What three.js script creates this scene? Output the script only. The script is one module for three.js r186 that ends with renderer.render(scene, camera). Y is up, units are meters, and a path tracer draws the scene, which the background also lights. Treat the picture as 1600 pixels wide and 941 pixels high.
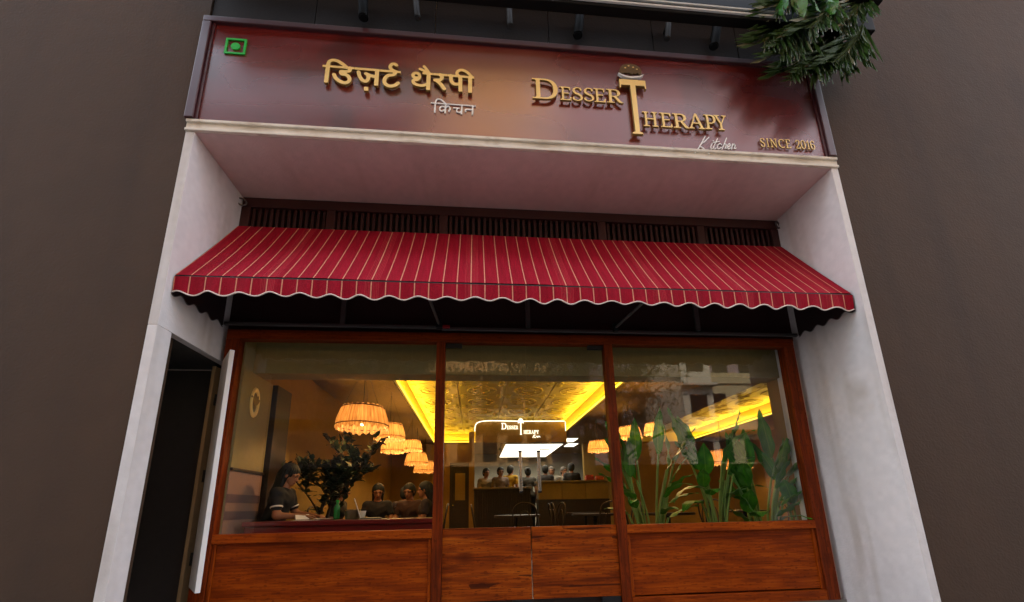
import * as THREE from 'three';
import { mergeGeometries, mergeVertices } from 'three/addons/utils/BufferGeometryUtils.js';
import { RoundedBoxGeometry } from 'three/addons/geometries/RoundedBoxGeometry.js';
import { TextGeometry } from 'three/addons/geometries/TextGeometry.js';
import { FontLoader } from 'three/addons/loaders/FontLoader.js';
import { RectAreaLightUniformsLib } from 'three/addons/lights/RectAreaLightUniformsLib.js';

RectAreaLightUniformsLib.init();
const scene = new THREE.Scene();
// ---------------------------------------------------------------- camera, sky, sun, exposure
const camera = new THREE.PerspectiveCamera(2 * Math.atan(470.5 / 649.77) * 180 / Math.PI, 1600 / 941, 0.05, 400);
camera.rotation.order = 'YXZ';
camera.position.set(-0.5755, 1.0412, 4.4124);
camera.rotation.set(0.23301, -0.09197, -0.02015);
camera.setViewOffset(1600, 941, 0, -169.5, 1600, 941);       // a rising shift: the photograph keeps the upper part of its frame
const SKY = 1.3, EXPO = 2.9, SUN = 5, LAMP = 0.56;
const sunDir = new THREE.Vector3(-0.45, 1.0, -0.75).normalize();

function mulberry(a) { return () => { a = (a + 0x6d2b79f5) | 0; let t = Math.imul(a ^ (a >>> 15), 1 | a); t = (t + Math.imul(t ^ (t >>> 7), 61 | t)) ^ t; return ((t ^ (t >>> 14)) >>> 0) / 4294967296; }; }
const R = mulberry(20160);
const rr = (a, b) => a + (b - a) * R();
const clamp = (x, a = 0, b = 1) => Math.min(b, Math.max(a, x));
const lerp = (a, b, t) => a + (b - a) * t;
const sstep = (a, b, x) => { const t = clamp((x - a) / (b - a)); return t * t * (3 - 2 * t); };
const hash = (x, y, s) => { let h = (Math.imul(x, 374761393) + Math.imul(y, 668265263) + Math.imul(s, 974634777)) | 0; h = Math.imul(h ^ (h >>> 13), 1274126177); return ((h ^ (h >>> 16)) >>> 0) / 4294967296; };
// value noise on the unit square, periodic with px x py cells
function vn(u, v, px, py, s) {
  const x = u * px, y = v * py, xi = Math.floor(x), yi = Math.floor(y); let fx = x - xi, fy = y - yi; fx = fx * fx * (3 - 2 * fx); fy = fy * fy * (3 - 2 * fy);
  const m = (a, n) => ((a % n) + n) % n, x0 = m(xi, px), x1 = m(xi + 1, px), y0 = m(yi, py), y1 = m(yi + 1, py);
  return lerp(lerp(hash(x0, y0, s), hash(x1, y0, s), fx), lerp(hash(x0, y1, s), hash(x1, y1, s), fx), fy);
}
const fbm = (u, v, px, py, s, n = 4) => { let a = 0, w = 0.5, t = 0; for (let i = 0; i < n; i++) { a += w * vn(u, v, px << i, py << i, s + i * 17); t += w; w *= 0.5; } return a / t; };

{ // the sky: thin bright cloud over pale blue, brightest round the sun
  const W = 512, H = 256, d = new Float32Array(W * H * 4);
  for (let j = 0; j < H; j++) for (let i = 0; i < W; i++) {
    const el = ((j + 0.5) / H - 0.5) * Math.PI, az = ((i + 0.5) / W) * 2 * Math.PI;
    const dir = new THREE.Vector3(-Math.cos(az) * Math.cos(el), Math.sin(el), -Math.sin(az) * Math.cos(el));
    const c = fbm(i / W, j / H, 6, 8, 5, 5), cl = sstep(0.42, 0.68, c), up = Math.max(0, Math.sin(el));
    const glow = 0.5 * Math.pow(Math.max(0, dir.dot(sunDir)), 12);
    const k = SKY * (el < 0 ? 0.35 : 1);
    const b = [lerp(0.86, 0.42, up), lerp(0.93, 0.62, up), lerp(1.02, 0.98, up)], w = [1.12, 1.11, 1.12];
    for (let q = 0; q < 3; q++) d[(j * W + i) * 4 + q] = k * (lerp(b[q], w[q], 0.35 + 0.5 * cl) + glow);
    d[(j * W + i) * 4 + 3] = 1;
  }
  const t = new THREE.DataTexture(d, W, H, THREE.RGBAFormat, THREE.FloatType); t.mapping = THREE.EquirectangularReflectionMapping; t.magFilter = t.minFilter = THREE.LinearFilter; t.needsUpdate = true;
  scene.background = t; scene.environment = t;
}
const sun = new THREE.DirectionalLight(0xfff0dc, SUN);
sun.position.copy(sunDir).multiplyScalar(60); sun.castShadow = true; sun.shadow.radius = 2; sun.shadow.mapSize.set(2048, 2048);
Object.assign(sun.shadow.camera, { left: -45, right: 45, top: 45, bottom: -45, near: 1, far: 140 });
scene.add(sun, sun.target);

// ---------------------------------------------------------------- helpers
function tex(w, h, f, srgb = true, rep) {
  const d = new Uint8Array(w * h * 4);
  for (let j = 0; j < h; j++) for (let i = 0; i < w; i++) { const c = f((i + 0.5) / w, (j + 0.5) / h), o = (j * w + i) * 4; if (typeof c === 'number') d[o] = d[o + 1] = d[o + 2] = 255 * clamp(c); else for (let k = 0; k < 3; k++) d[o + k] = 255 * clamp(c[k]); d[o + 3] = 255; }
  const t = new THREE.DataTexture(d, w, h, THREE.RGBAFormat); t.wrapS = t.wrapT = THREE.RepeatWrapping; t.magFilter = THREE.LinearFilter; t.minFilter = THREE.LinearMipmapLinearFilter; t.generateMipmaps = true;
  if (srgb) t.colorSpace = THREE.SRGBColorSpace; if (rep) t.repeat.set(...rep); t.needsUpdate = true; return t;
}
const mix3 = (a, b, t) => [lerp(a[0], b[0], t), lerp(a[1], b[1], t), lerp(a[2], b[2], t)];
const hx = (h) => [(h >> 16 & 255) / 255, (h >> 8 & 255) / 255, (h & 255) / 255];
const M = {};
const std = (o) => new THREE.MeshStandardMaterial(o), phy = (o) => new THREE.MeshPhysicalMaterial(o);

// uv in metres on each face's dominant plane; swap turns the grain upright
function worldUV(g, swap = false, off = [0, 0]) {
  if (g.index) g = g.toNonIndexed();
  if (!g.attributes.normal) g.computeVertexNormals();
  const p = g.attributes.position, n = g.attributes.normal, uv = new Float32Array(p.count * 2);
  for (let f = 0; f < p.count; f += 3) {
    let ax = 0, ay = 0, az = 0; for (let k = 0; k < 3; k++) { ax += Math.abs(n.getX(f + k)); ay += Math.abs(n.getY(f + k)); az += Math.abs(n.getZ(f + k)); }
    for (let k = 0; k < 3; k++) {
      const i = f + k, x = p.getX(i), y = p.getY(i), z = p.getZ(i); let u, v;
      if (az >= ax && az >= ay) { u = x; v = y; } else if (ax >= ay) { u = z; v = y; } else { u = x; v = z; }
      if (swap) [u, v] = [v, u];
      uv[2 * i] = u + off[0]; uv[2 * i + 1] = v + off[1];
    }
  }
  g.setAttribute('uv', new THREE.BufferAttribute(uv, 2)); return g;
}
// a box from corner to corner; r > 0 rounds its edges
function bx(x0, x1, y0, y1, z0, z1, r = 0, swap = false) {
  const w = x1 - x0, h = y1 - y0, d = z1 - z0, g = r > 0 ? new RoundedBoxGeometry(w, h, d, 2, Math.min(r, w * 0.45, h * 0.45, d * 0.45)) : new THREE.BoxGeometry(w, h, d);
  g.translate((x0 + x1) / 2, (y0 + y1) / 2, (z0 + z1) / 2); return worldUV(g, swap, [hash(Math.round(x0 * 100), Math.round(y0 * 100), 3) * 3, hash(Math.round(z0 * 100), Math.round(x1 * 100), 4) * 3]);
}
const strip = (g) => { for (const k of Object.keys(g.attributes)) if (!['position', 'normal', 'uv'].includes(k)) g.deleteAttribute(k); return g.index ? g.toNonIndexed() : g; };
const join = (list) => list.length === 1 ? list[0] : mergeGeometries(list.map(strip));
const used = {};
const numbered = (n) => { const k = used[n] = (used[n] ?? -1) + 1; return k ? n + '_' + String(k).padStart(3, '0') : n; };
function mesh(name, geo, mat, parent, label) {
  const m = new THREE.Mesh(Array.isArray(geo) ? join(geo) : geo, mat); m.name = parent === undefined || parent === scene ? numbered(name) : name; m.castShadow = m.receiveShadow = true;
  if (label) m.userData.label = label; (parent ?? scene).add(m); return m;
}
function tag(o, label, category, group) { o.userData.label = label; o.userData.category = category; if (group) o.userData.group = group; return o; }
function thing(name, label, category, [x, y, z] = [0, 0, 0], turn = 0, group) { const o = new THREE.Group(); o.name = numbered(name); o.position.set(x, y, z); o.rotation.y = turn; scene.add(o); return tag(o, label, category, group); }
function struct(name, geo, mat) { const m = mesh(name, geo, mat); m.userData.kind = 'structure'; return m; }
function dup(src, name, label, [x, y, z], turn = 0) { const c = src.clone(); c.name = numbered(name); c.userData = { ...src.userData, label }; c.position.set(x, y, z); c.rotation.y = turn; scene.add(c); return c; }
const V = (x, y, z) => new THREE.Vector3(x, y, z);
function tube(pts, r, seg = 6, n) { const c = new THREE.CatmullRomCurve3(pts.map((p) => V(...p))); return new THREE.TubeGeometry(c, n ?? Math.max(2, pts.length * 4), r, seg); }
function rod(a, b, r, seg = 8) { const d = V(...b).sub(V(...a)), g = new THREE.CylinderGeometry(r, r, d.length(), seg); g.applyQuaternion(new THREE.Quaternion().setFromUnitVectors(V(0, 1, 0), d.clone().normalize())); g.translate((a[0] + b[0]) / 2, (a[1] + b[1]) / 2, (a[2] + b[2]) / 2); return g; }
function rectLight(color, k, w, h, pos, look) { const l = new THREE.RectAreaLight(color, k * LAMP, w, h); l.position.set(...pos); l.lookAt(...look); scene.add(l); return l; }

// ---------------------------------------------------------------- materials
function wood(dark, mid, light, seed, blocks) {
  return tex(512, 512, (u, v) => {
    let off = 0, tone = 0;
    if (blocks) tone = 0.55 * (vn(u, v, 2, 22, seed + 31) - 0.5) + 0.35 * (vn(u, v, 5, 60, seed + 33) - 0.5);
    const warp = fbm(u, (v + off) % 1, 2, 4, seed, 3) * 0.07, vv = v + warp + off;
    const ring = 0.5 + 0.5 * Math.sin((vv * 26 + fbm(u, v, 3, 9, seed + 3, 3) * 3) * 2.2);
    const fine = vn(u, (v + off) % 1, 9, 170, seed + 9), pore = vn(u, (v + off) % 1, 40, 250, seed + 12), cloud = fbm(u, v, 2, 5, seed + 21, 3);
    let t = 0.2 * ring + 0.38 * fine + 0.48 * cloud + tone - 0.1; t = clamp(t);
    let c = t < 0.5 ? mix3(dark, mid, t * 2) : mix3(mid, light, t * 2 - 1);
    if (pore > 0.78) c = mix3(c, dark, 0.5);
    const kn = vn(u, v, 5, 9, seed + 44); if (kn > 0.86) c = mix3(c, dark, clamp((kn - 0.86) * 5)); if (blocks && vn(u, v, 3, 48, seed + 41) > 0.88) c = mix3(c, hx(0x2a0d04), 0.6);
    return c;
  }, true, [0.6, 0.6]);
}
const woodBump = tex(256, 256, (u, v) => 0.6 * vn(u, v, 6, 110, 77) + 0.4 * vn(u, v, 20, 128, 78), false, [0.6, 0.6]);
const varn = { roughness: 0.5, bumpMap: woodBump, bumpScale: 0.0012, specularIntensity: 0.28 };
M.frameWood = phy({ map: wood(hx(0x481804), hx(0x7a2e06), hx(0x9a480e), 11), ...varn });
M.panelWood = phy({ map: wood(hx(0x602003), hx(0x984004), hx(0xbe6012), 23), ...varn });
M.doorWood = phy({ map: wood(hx(0x521c04), hx(0x944008), hx(0xbc6418), 37, true), ...varn });
M.maroonBoard = std({ color: 0x2e100e, roughness: 0.7 });
M.louvre = std({ color: 0x3a1512, roughness: 0.6 });
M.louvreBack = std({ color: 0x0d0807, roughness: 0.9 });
const plasterBump = tex(256, 256, (u, v) => 0.65 * fbm(u, v, 8, 8, 41, 5) + 0.35 * vn(u, v, 90, 90, 49), false, [0.9, 0.9]);
const plaster = (hex, seed, k = 0.1, rep = 0.35, streak = 0) => std({ map: tex(256, 256, (u, v) => { const n = (fbm(u, v, 4, 4, seed, 5) - 0.5) * k * 2, g = vn(u, v, 60, 60, seed + 4); const dr = streak * sstep(0.5, 0.85, vn(u, v, 22, 2, seed + 7)) * vn(u, v, 60, 5, seed + 8) + streak * 0.6 * sstep(0.62, 0.8, fbm(u, v, 5, 4, seed + 9, 4)); return hx(hex).map((c, i) => c * (1 + n + (g - 0.5) * 0.04) * (1 - dr * [0.8, 0.95, 1.15][i])); }, true, [rep, rep]), roughness: 0.88, bumpMap: plasterBump, bumpScale: 0.003 });
M.plaster = plaster(0xdcd6d4, 51, 0.07, 0.35, 0.22);
M.soffit = plaster(0xd8c2bc, 57, 0.05, 0.3, 0.04);  // pink in the base colour stands in for red bounce off the awning
M.cornice = plaster(0xe6dccd, 61, 0.05, 0.35, 0.15);
M.neighbour = plaster(0x412b17, 67, 0.08, 0.13, 0.1);
M.sign = (() => {
  const c = tex(1024, 256, (u, v) => { const n = fbm(u, v, 6, 3, 81, 3), s = fbm(u, v, 14, 2, 88, 2), st = vn(u, v, 9, 1, 93); let k = mix3(hx(0x58070b), hx(0x78180e), clamp(n * 1.4 - 0.2)); k = mix3(k, hx(0x300608), 0.5 * sstep(0.55, 0.8, s)); return mix3(k, hx(0x702418), 0.25 * st); });
  const r = tex(512, 128, (u, v) => 0.18 + 0.22 * fbm(u, v, 8, 3, 97, 2), false);
  for (const t of [c, r]) t.repeat.set(1 / 6.6, 1 / 1.2);
  return phy({ map: c, roughnessMap: r, roughness: 0.9, ior: 2.2, clearcoat: 1, clearcoatRoughness: 0.2 });
})();
M.signFrame = phy({ color: 0x43151a, roughness: 0.4, clearcoat: 0.4, clearcoatRoughness: 0.3 });
M.gold = std({ color: new THREE.Color(1.0, 0.70, 0.24), roughness: 0.42, metalness: 0.1, bumpMap: plasterBump, bumpScale: 0.0005 });
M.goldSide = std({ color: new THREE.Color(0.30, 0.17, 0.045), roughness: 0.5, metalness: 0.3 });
M.whiteLetter = std({ color: 0xf2efe9, roughness: 0.4 });
M.green = std({ color: new THREE.Color(0.01, 0.5, 0.05), roughness: 0.5 });
M.black = std({ color: 0x101113, roughness: 0.5 });
M.blackSatin = phy({ color: 0x100e0d, roughness: 0.6, specularIntensity: 0.35 }); M.shadedWing = std({ color: 0x220a0c, roughness: 0.9 });  // side wing cloth near black: shade under the awning put into its colour
M.canopyPanel = plaster(0x1f1612, 111, 0.12);
M.dimSteel = std({ color: 0x45403c, roughness: 0.5, metalness: 0.5 });
M.greySteel = std({ color: 0x6a6664, roughness: 0.45, metalness: 0.7 });
M.steel = std({ color: 0xb9b4aa, roughness: 0.25, metalness: 0.9 });
M.whitePaint = std({ color: 0xe6e4e0, roughness: 0.5, bumpMap: plasterBump, bumpScale: 0.0006 });
M.awning = (() => {
  // one metre across: stripes every 131 mm, with a group of hair-fine lines in one band
  const P = 0.131 * 7, c = tex(1792, 128, (u, v) => {
    const x = u * P, k = (x / 0.131) % 1, s = Math.abs(k - 0.5) * 0.131, weave = 0.94 + 0.12 * vn(u, v, 448, 32, 7);
    let col = mix3(hx(0x8c0a20), hx(0x9e0f28), vn(u, v, 40, 3, 5));
    col = mix3(hx(0xd08a70), col, sstep(0.0045, 0.0065, s));
    const edge = Math.abs(s - 0.011); if (edge < 0.0015) col = mix3(col, hx(0x6d0f24), 0.6);
    if (x > 0.131 * 5 && x < 0.131 * 6) { const q = (x / 0.0145) % 1; if (q < 0.16) col = mix3(col, hx(0xc77a62), 0.5); }
    return col.map((a) => a * weave);
  });
  c.repeat.set(1 / P, 1);
  const b = tex(256, 256, (u, v) => 0.5 * vn(u, v, 128, 128, 15) + 0.5 * fbm(u, v, 5, 5, 19, 3), false, [1, 1]);
  return phy({ map: c, roughness: 0.85, specularIntensity: 0.3, bumpMap: b, bumpScale: 0.004, side: THREE.DoubleSide });
})();
M.piping = std({ color: 0xe9dcd3, roughness: 0.7 });
M.glass = phy({ color: 0xf4f6f2, transmission: 1, thickness: 0, roughness: 0, ior: 1.52 });
M.asphalt = plaster(0x4a4a4b, 121, 0.2, 0.3);
M.paving = plaster(0x8b8580, 127, 0.15, 0.5);
// ---------------------------------------------------------------- ground and the shop building
const FL = 0.15, GY = -0.5;                                   // shop floor and street level
struct('street', bx(-120, 120, GY - 0.3, GY, -60, 160), M.asphalt);
struct('pavement', bx(-40, 40, GY, GY + 0.12, -0.6, 3.4), M.paving);
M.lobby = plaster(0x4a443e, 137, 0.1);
{
  const b = thing('shop_building', 'cream plastered shop bay with deep white reveals framing the red awning and glazed front', 'building');
  // reveal walls, the left one open low down onto a dark side lobby
  mesh('side_wall', [bx(-3.325, -3.245, 2.61, 4.6, -0.3, 0.915, 0.006), bx(-3.325, -3.245, GY + 0.12, 2.61, 0.74, 0.9145, 0.006)], M.plaster, b, 'left reveal wall with a dark opening below');
  mesh('side_wall', bx(3.315, 3.395, GY + 0.12, 4.6, -0.3, 0.915, 0.006), M.plaster, b);
  mesh('soffit', bx(-3.325, 3.395, 4.6, 4.66, -0.3, 0.9), M.soffit, b);
  // stepped cornice, open groove between two lips
  const cn = mesh('cornice', [bx(-3.33, 3.4, 4.603, 4.632, 0.9, 0.932, 0.006), bx(-3.33, 3.4, 4.632, 4.70, 0.9, 0.914), bx(-3.33, 3.4, 4.70, 4.733, 0.9, 0.934, 0.006)], M.cornice, b);
  mesh('upper_wall', bx(-3.325, 3.395, 4.66, 14, -0.2, 0.85), M.plaster, b);
  mesh('plinth', bx(-3.245, 3.315, GY + 0.12, 0.04, -0.3, 0.03), M.paving, b);
  mesh('step', bx(-1.4, 1.4, GY + 0.12, GY + 0.33, 0.03, 0.75, 0.01), M.paving, b);
  mesh('step', bx(-1.4, 1.4, GY + 0.33, 0.03, 0.03, 0.4, 0.01), M.paving, b);
  mesh('backing_wall', bx(-3.245, 3.315, 2.96, 4.6, -0.3, -0.03), M.maroonBoard, b);
  mesh('end_wall', bx(3.237, 3.315, 0.04, 2.96, -0.3, -0.03), M.plaster, b);
  mesh('end_wall', bx(-3.245, -3.2, 0.04, 2.96, -0.3, -0.03), M.maroonBoard, b);
  // the lobby behind the left opening
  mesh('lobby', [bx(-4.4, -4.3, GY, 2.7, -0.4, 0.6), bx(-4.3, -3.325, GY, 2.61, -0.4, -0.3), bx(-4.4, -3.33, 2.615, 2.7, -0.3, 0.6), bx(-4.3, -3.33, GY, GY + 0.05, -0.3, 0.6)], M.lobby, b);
  mesh('added_sun_block', bx(-14, 14, 5.2, 14, -11.5, 0.4), M.neighbour, b);  // unseen mass added above the rooms to block the sun
  const jamb = mesh('door_jamb', [bx(-3.36, -3.3251, GY + 0.12, 2.58, -0.22, -0.05, 0.006)], plaster(0xa8906a, 131, 0.1), b, 'bare wooden jamb at the dark side opening');
  for (const y of [0.62, 1.42, 2.22]) mesh('hinge', rod([-3.322, y - 0.06, -0.12], [-3.322, y + 0.06, -0.12], 0.02), M.black, jamb);
}
for (const s of [-1, 1]) {
  const w = thing('neighbour_wall', s < 0 ? 'plain brown plastered wall to the left of the shopfront' : 'plain brown plastered wall to the right of the shopfront', 'wall');
  mesh('wall_face', s < 0 ? bx(-16, -3.327, GY + 0.1, 14, 0.6, 0.9) : bx(3.397, 16, GY + 0.1, 14, 0.6, 0.9), M.neighbour, w);
  mesh('skirting', s < 0 ? bx(-16, -3.327, GY + 0.1, GY + 0.35, 0.9, 0.93, 0.008) : bx(3.397, 16, GY + 0.1, GY + 0.35, 0.9, 0.93, 0.008), M.neighbour, w);
}

// ---------------------------------------------------------------- fascia board
{
  const f = thing('sign_board', 'dark maroon polished fascia board with a raised frame above the white cornice', 'sign board');
  { // a sheet that is not perfectly flat
    const g = new THREE.PlaneGeometry(6.56, 1.215, 120, 24), p = g.attributes.position, uv = g.attributes.uv; g.translate(0.02, 5.3425, 0.915);
    for (let i = 0; i < p.count; i++) { const x = p.getX(i), y = p.getY(i); p.setZ(i, 0.9135 + 0.0009 * (Math.sin(x * 2.1 + 0.7 * Math.sin(y * 2.6)) + 0.7 * Math.sin(y * 4.3 + x * 1.3 + 1) * Math.sin(x * 3.7 + 2))); uv.setXY(i, x, y); } g.computeVertexNormals();
    const back = bx(-3.26, 3.30, 4.735, 5.95, 0.85, 0.908); mesh('panel', [g, back], M.sign, f);
  }
  mesh('frame_rail', bx(-3.345, 3.385, 5.95, 6.02, 0.85, 0.95, 0.008), M.signFrame, f);
  mesh('frame_stile', bx(-3.345, -3.262, 4.737, 5.948, 0.85, 0.95, 0.008), M.signFrame, f);
  mesh('frame_stile', bx(3.302, 3.385, 4.737, 5.948, 0.85, 0.95, 0.008), M.signFrame, f);
  for (const x of [-3.26, 3.275]) mesh('bead', bx(x, x + 0.025, 4.737, 5.948, 0.916, 0.93, 0.004), M.signFrame, f);
}

// ---------------------------------------------------------------- flat shapes out of brush strokes
// strokes: lists of [x, y, radius]; their union becomes one outline, holes included
function strokeShapes(strokes, cell) {
  const segs = []; let x0 = 1e9, y0 = 1e9, x1 = -1e9, y1 = -1e9;
  for (const st of strokes) {
    const smooth = st.length > 2 && !st.hard, pts = [];
    if (smooth) { const c = new THREE.CatmullRomCurve3(st.map((p) => V(p[0], p[1], p[2])), false, 'centripetal'), n = st.length * 6; for (let i = 0; i <= n; i++) { const q = c.getPoint(i / n); pts.push([q.x, q.y, q.z]); } } else pts.push(...st);
    for (let i = 0; i + 1 < pts.length; i++) segs.push([pts[i], pts[i + 1], !!st.square]);
    for (const p of pts) { x0 = Math.min(x0, p[0] - p[2]); x1 = Math.max(x1, p[0] + p[2]); y0 = Math.min(y0, p[1] - p[2]); y1 = Math.max(y1, p[1] + p[2]); }
  }
  x0 -= 2 * cell; y0 -= 2 * cell; const nx = Math.ceil((x1 + 2 * cell - x0) / cell) + 1, ny = Math.ceil((y1 + 2 * cell - y0) / cell) + 1, F = new Float32Array(nx * ny).fill(1e3);
  for (const [a, b, sq] of segs) {
    const r = Math.max(a[2], b[2]) + 2 * cell, i0 = Math.max(0, Math.floor((Math.min(a[0], b[0]) - r - x0) / cell)), i1 = Math.min(nx - 1, Math.ceil((Math.max(a[0], b[0]) + r - x0) / cell)), j0 = Math.max(0, Math.floor((Math.min(a[1], b[1]) - r - y0) / cell)), j1 = Math.min(ny - 1, Math.ceil((Math.max(a[1], b[1]) + r - y0) / cell));
    const dx = b[0] - a[0], dy = b[1] - a[1], L = dx * dx + dy * dy || 1e-12, l = Math.sqrt(L);
    for (let j = j0; j <= j1; j++) for (let i = i0; i <= i1; i++) {
      const px = x0 + i * cell - a[0], py = y0 + j * cell - a[1], tr = (px * dx + py * dy) / L, t = clamp(tr);
      let d;
      if (sq) d = Math.max(Math.abs(px * dy - py * dx) / l - lerp(a[2], b[2], t), Math.max(-tr, tr - 1) * l); else d = Math.hypot(px - t * dx, py - t * dy) - lerp(a[2], b[2], t);
      if (d < F[j * nx + i]) F[j * nx + i] = d;
    }
  }
  // marching squares, inside on the left
  const next = new Map(), pt = new Map();
  const edge = (i, j, h) => { const k = (j * nx + i) * 2 + h; if (!pt.has(k)) { const a = F[j * nx + i], b = h ? F[(j + 1) * nx + i] : F[j * nx + i + 1], t = clamp(a / (a - b), 0.02, 0.98); pt.set(k, h ? [x0 + i * cell, y0 + (j + t) * cell] : [x0 + (i + t) * cell, y0 + j * cell]); } return k; };
  const T = { 1: [[3, 0]], 2: [[0, 1]], 3: [[3, 1]], 4: [[1, 2]], 5: [[3, 2], [1, 0]], 6: [[0, 2]], 7: [[3, 2]], 8: [[2, 3]], 9: [[2, 0]], 10: [[0, 3], [2, 1]], 11: [[2, 1]], 12: [[1, 3]], 13: [[1, 0]], 14: [[0, 3]] };
  for (let j = 0; j < ny - 1; j++) for (let i = 0; i < nx - 1; i++) {
    const m = (F[j * nx + i] < 0) | (F[j * nx + i + 1] < 0) << 1 | (F[(j + 1) * nx + i + 1] < 0) << 2 | (F[(j + 1) * nx + i] < 0) << 3;
    for (const [a, b] of T[m] ?? []) { const e = (q) => q === 0 ? edge(i, j, 0) : q === 1 ? edge(i + 1, j, 1) : q === 2 ? edge(i, j + 1, 0) : edge(i, j, 1); next.set(e(b), e(a)); }
  }
  const loops = [];
  while (next.size) { const s = next.keys().next().value, lp = []; let k = s; while (next.has(k)) { lp.push(pt.get(k)); const n = next.get(k); next.delete(k); k = n; } if (lp.length > 5) loops.push(lp); }
  const area = (l) => { let a = 0; for (let i = 0; i < l.length; i++) { const p = l[i], q = l[(i + 1) % l.length]; a += p[0] * q[1] - q[0] * p[1]; } return a / 2; };
  const inside = (p, l) => { let c = false; for (let i = 0, j = l.length - 1; i < l.length; j = i++) if ((l[i][1] > p[1]) !== (l[j][1] > p[1]) && p[0] < (l[j][0] - l[i][0]) * (p[1] - l[i][1]) / (l[j][1] - l[i][1]) + l[i][0]) c = !c; return c; };
  const info = loops.map((l) => ({ l, a: Math.abs(area(l)), depth: loops.filter((o) => o !== l && inside(l[0], o)).length }));
  const outs = info.filter((o) => o.depth % 2 === 0).map((o) => ({ ...o, s: new THREE.Shape(o.l.map((p) => new THREE.Vector2(...p))) }));
  for (const h of info.filter((o) => o.depth % 2)) { const host = outs.filter((o) => o.a > h.a && inside(h.l[0], o.l)).sort((a, b) => a.a - b.a)[0]; if (host) host.s.holes.push(new THREE.Path(h.l.map((p) => new THREE.Vector2(...p)))); }
  return outs.map((o) => o.s);
}
const extr = (shapes, depth, bevel = 0) => worldUV(new THREE.ExtrudeGeometry(shapes, { depth, bevelEnabled: bevel > 0, bevelSize: bevel, bevelThickness: bevel, bevelSegments: 1, curveSegments: 10 }));
const GOLD = [M.gold, M.goldSide], SZ = 0.945;                                              // back of the stood-off letters
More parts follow.
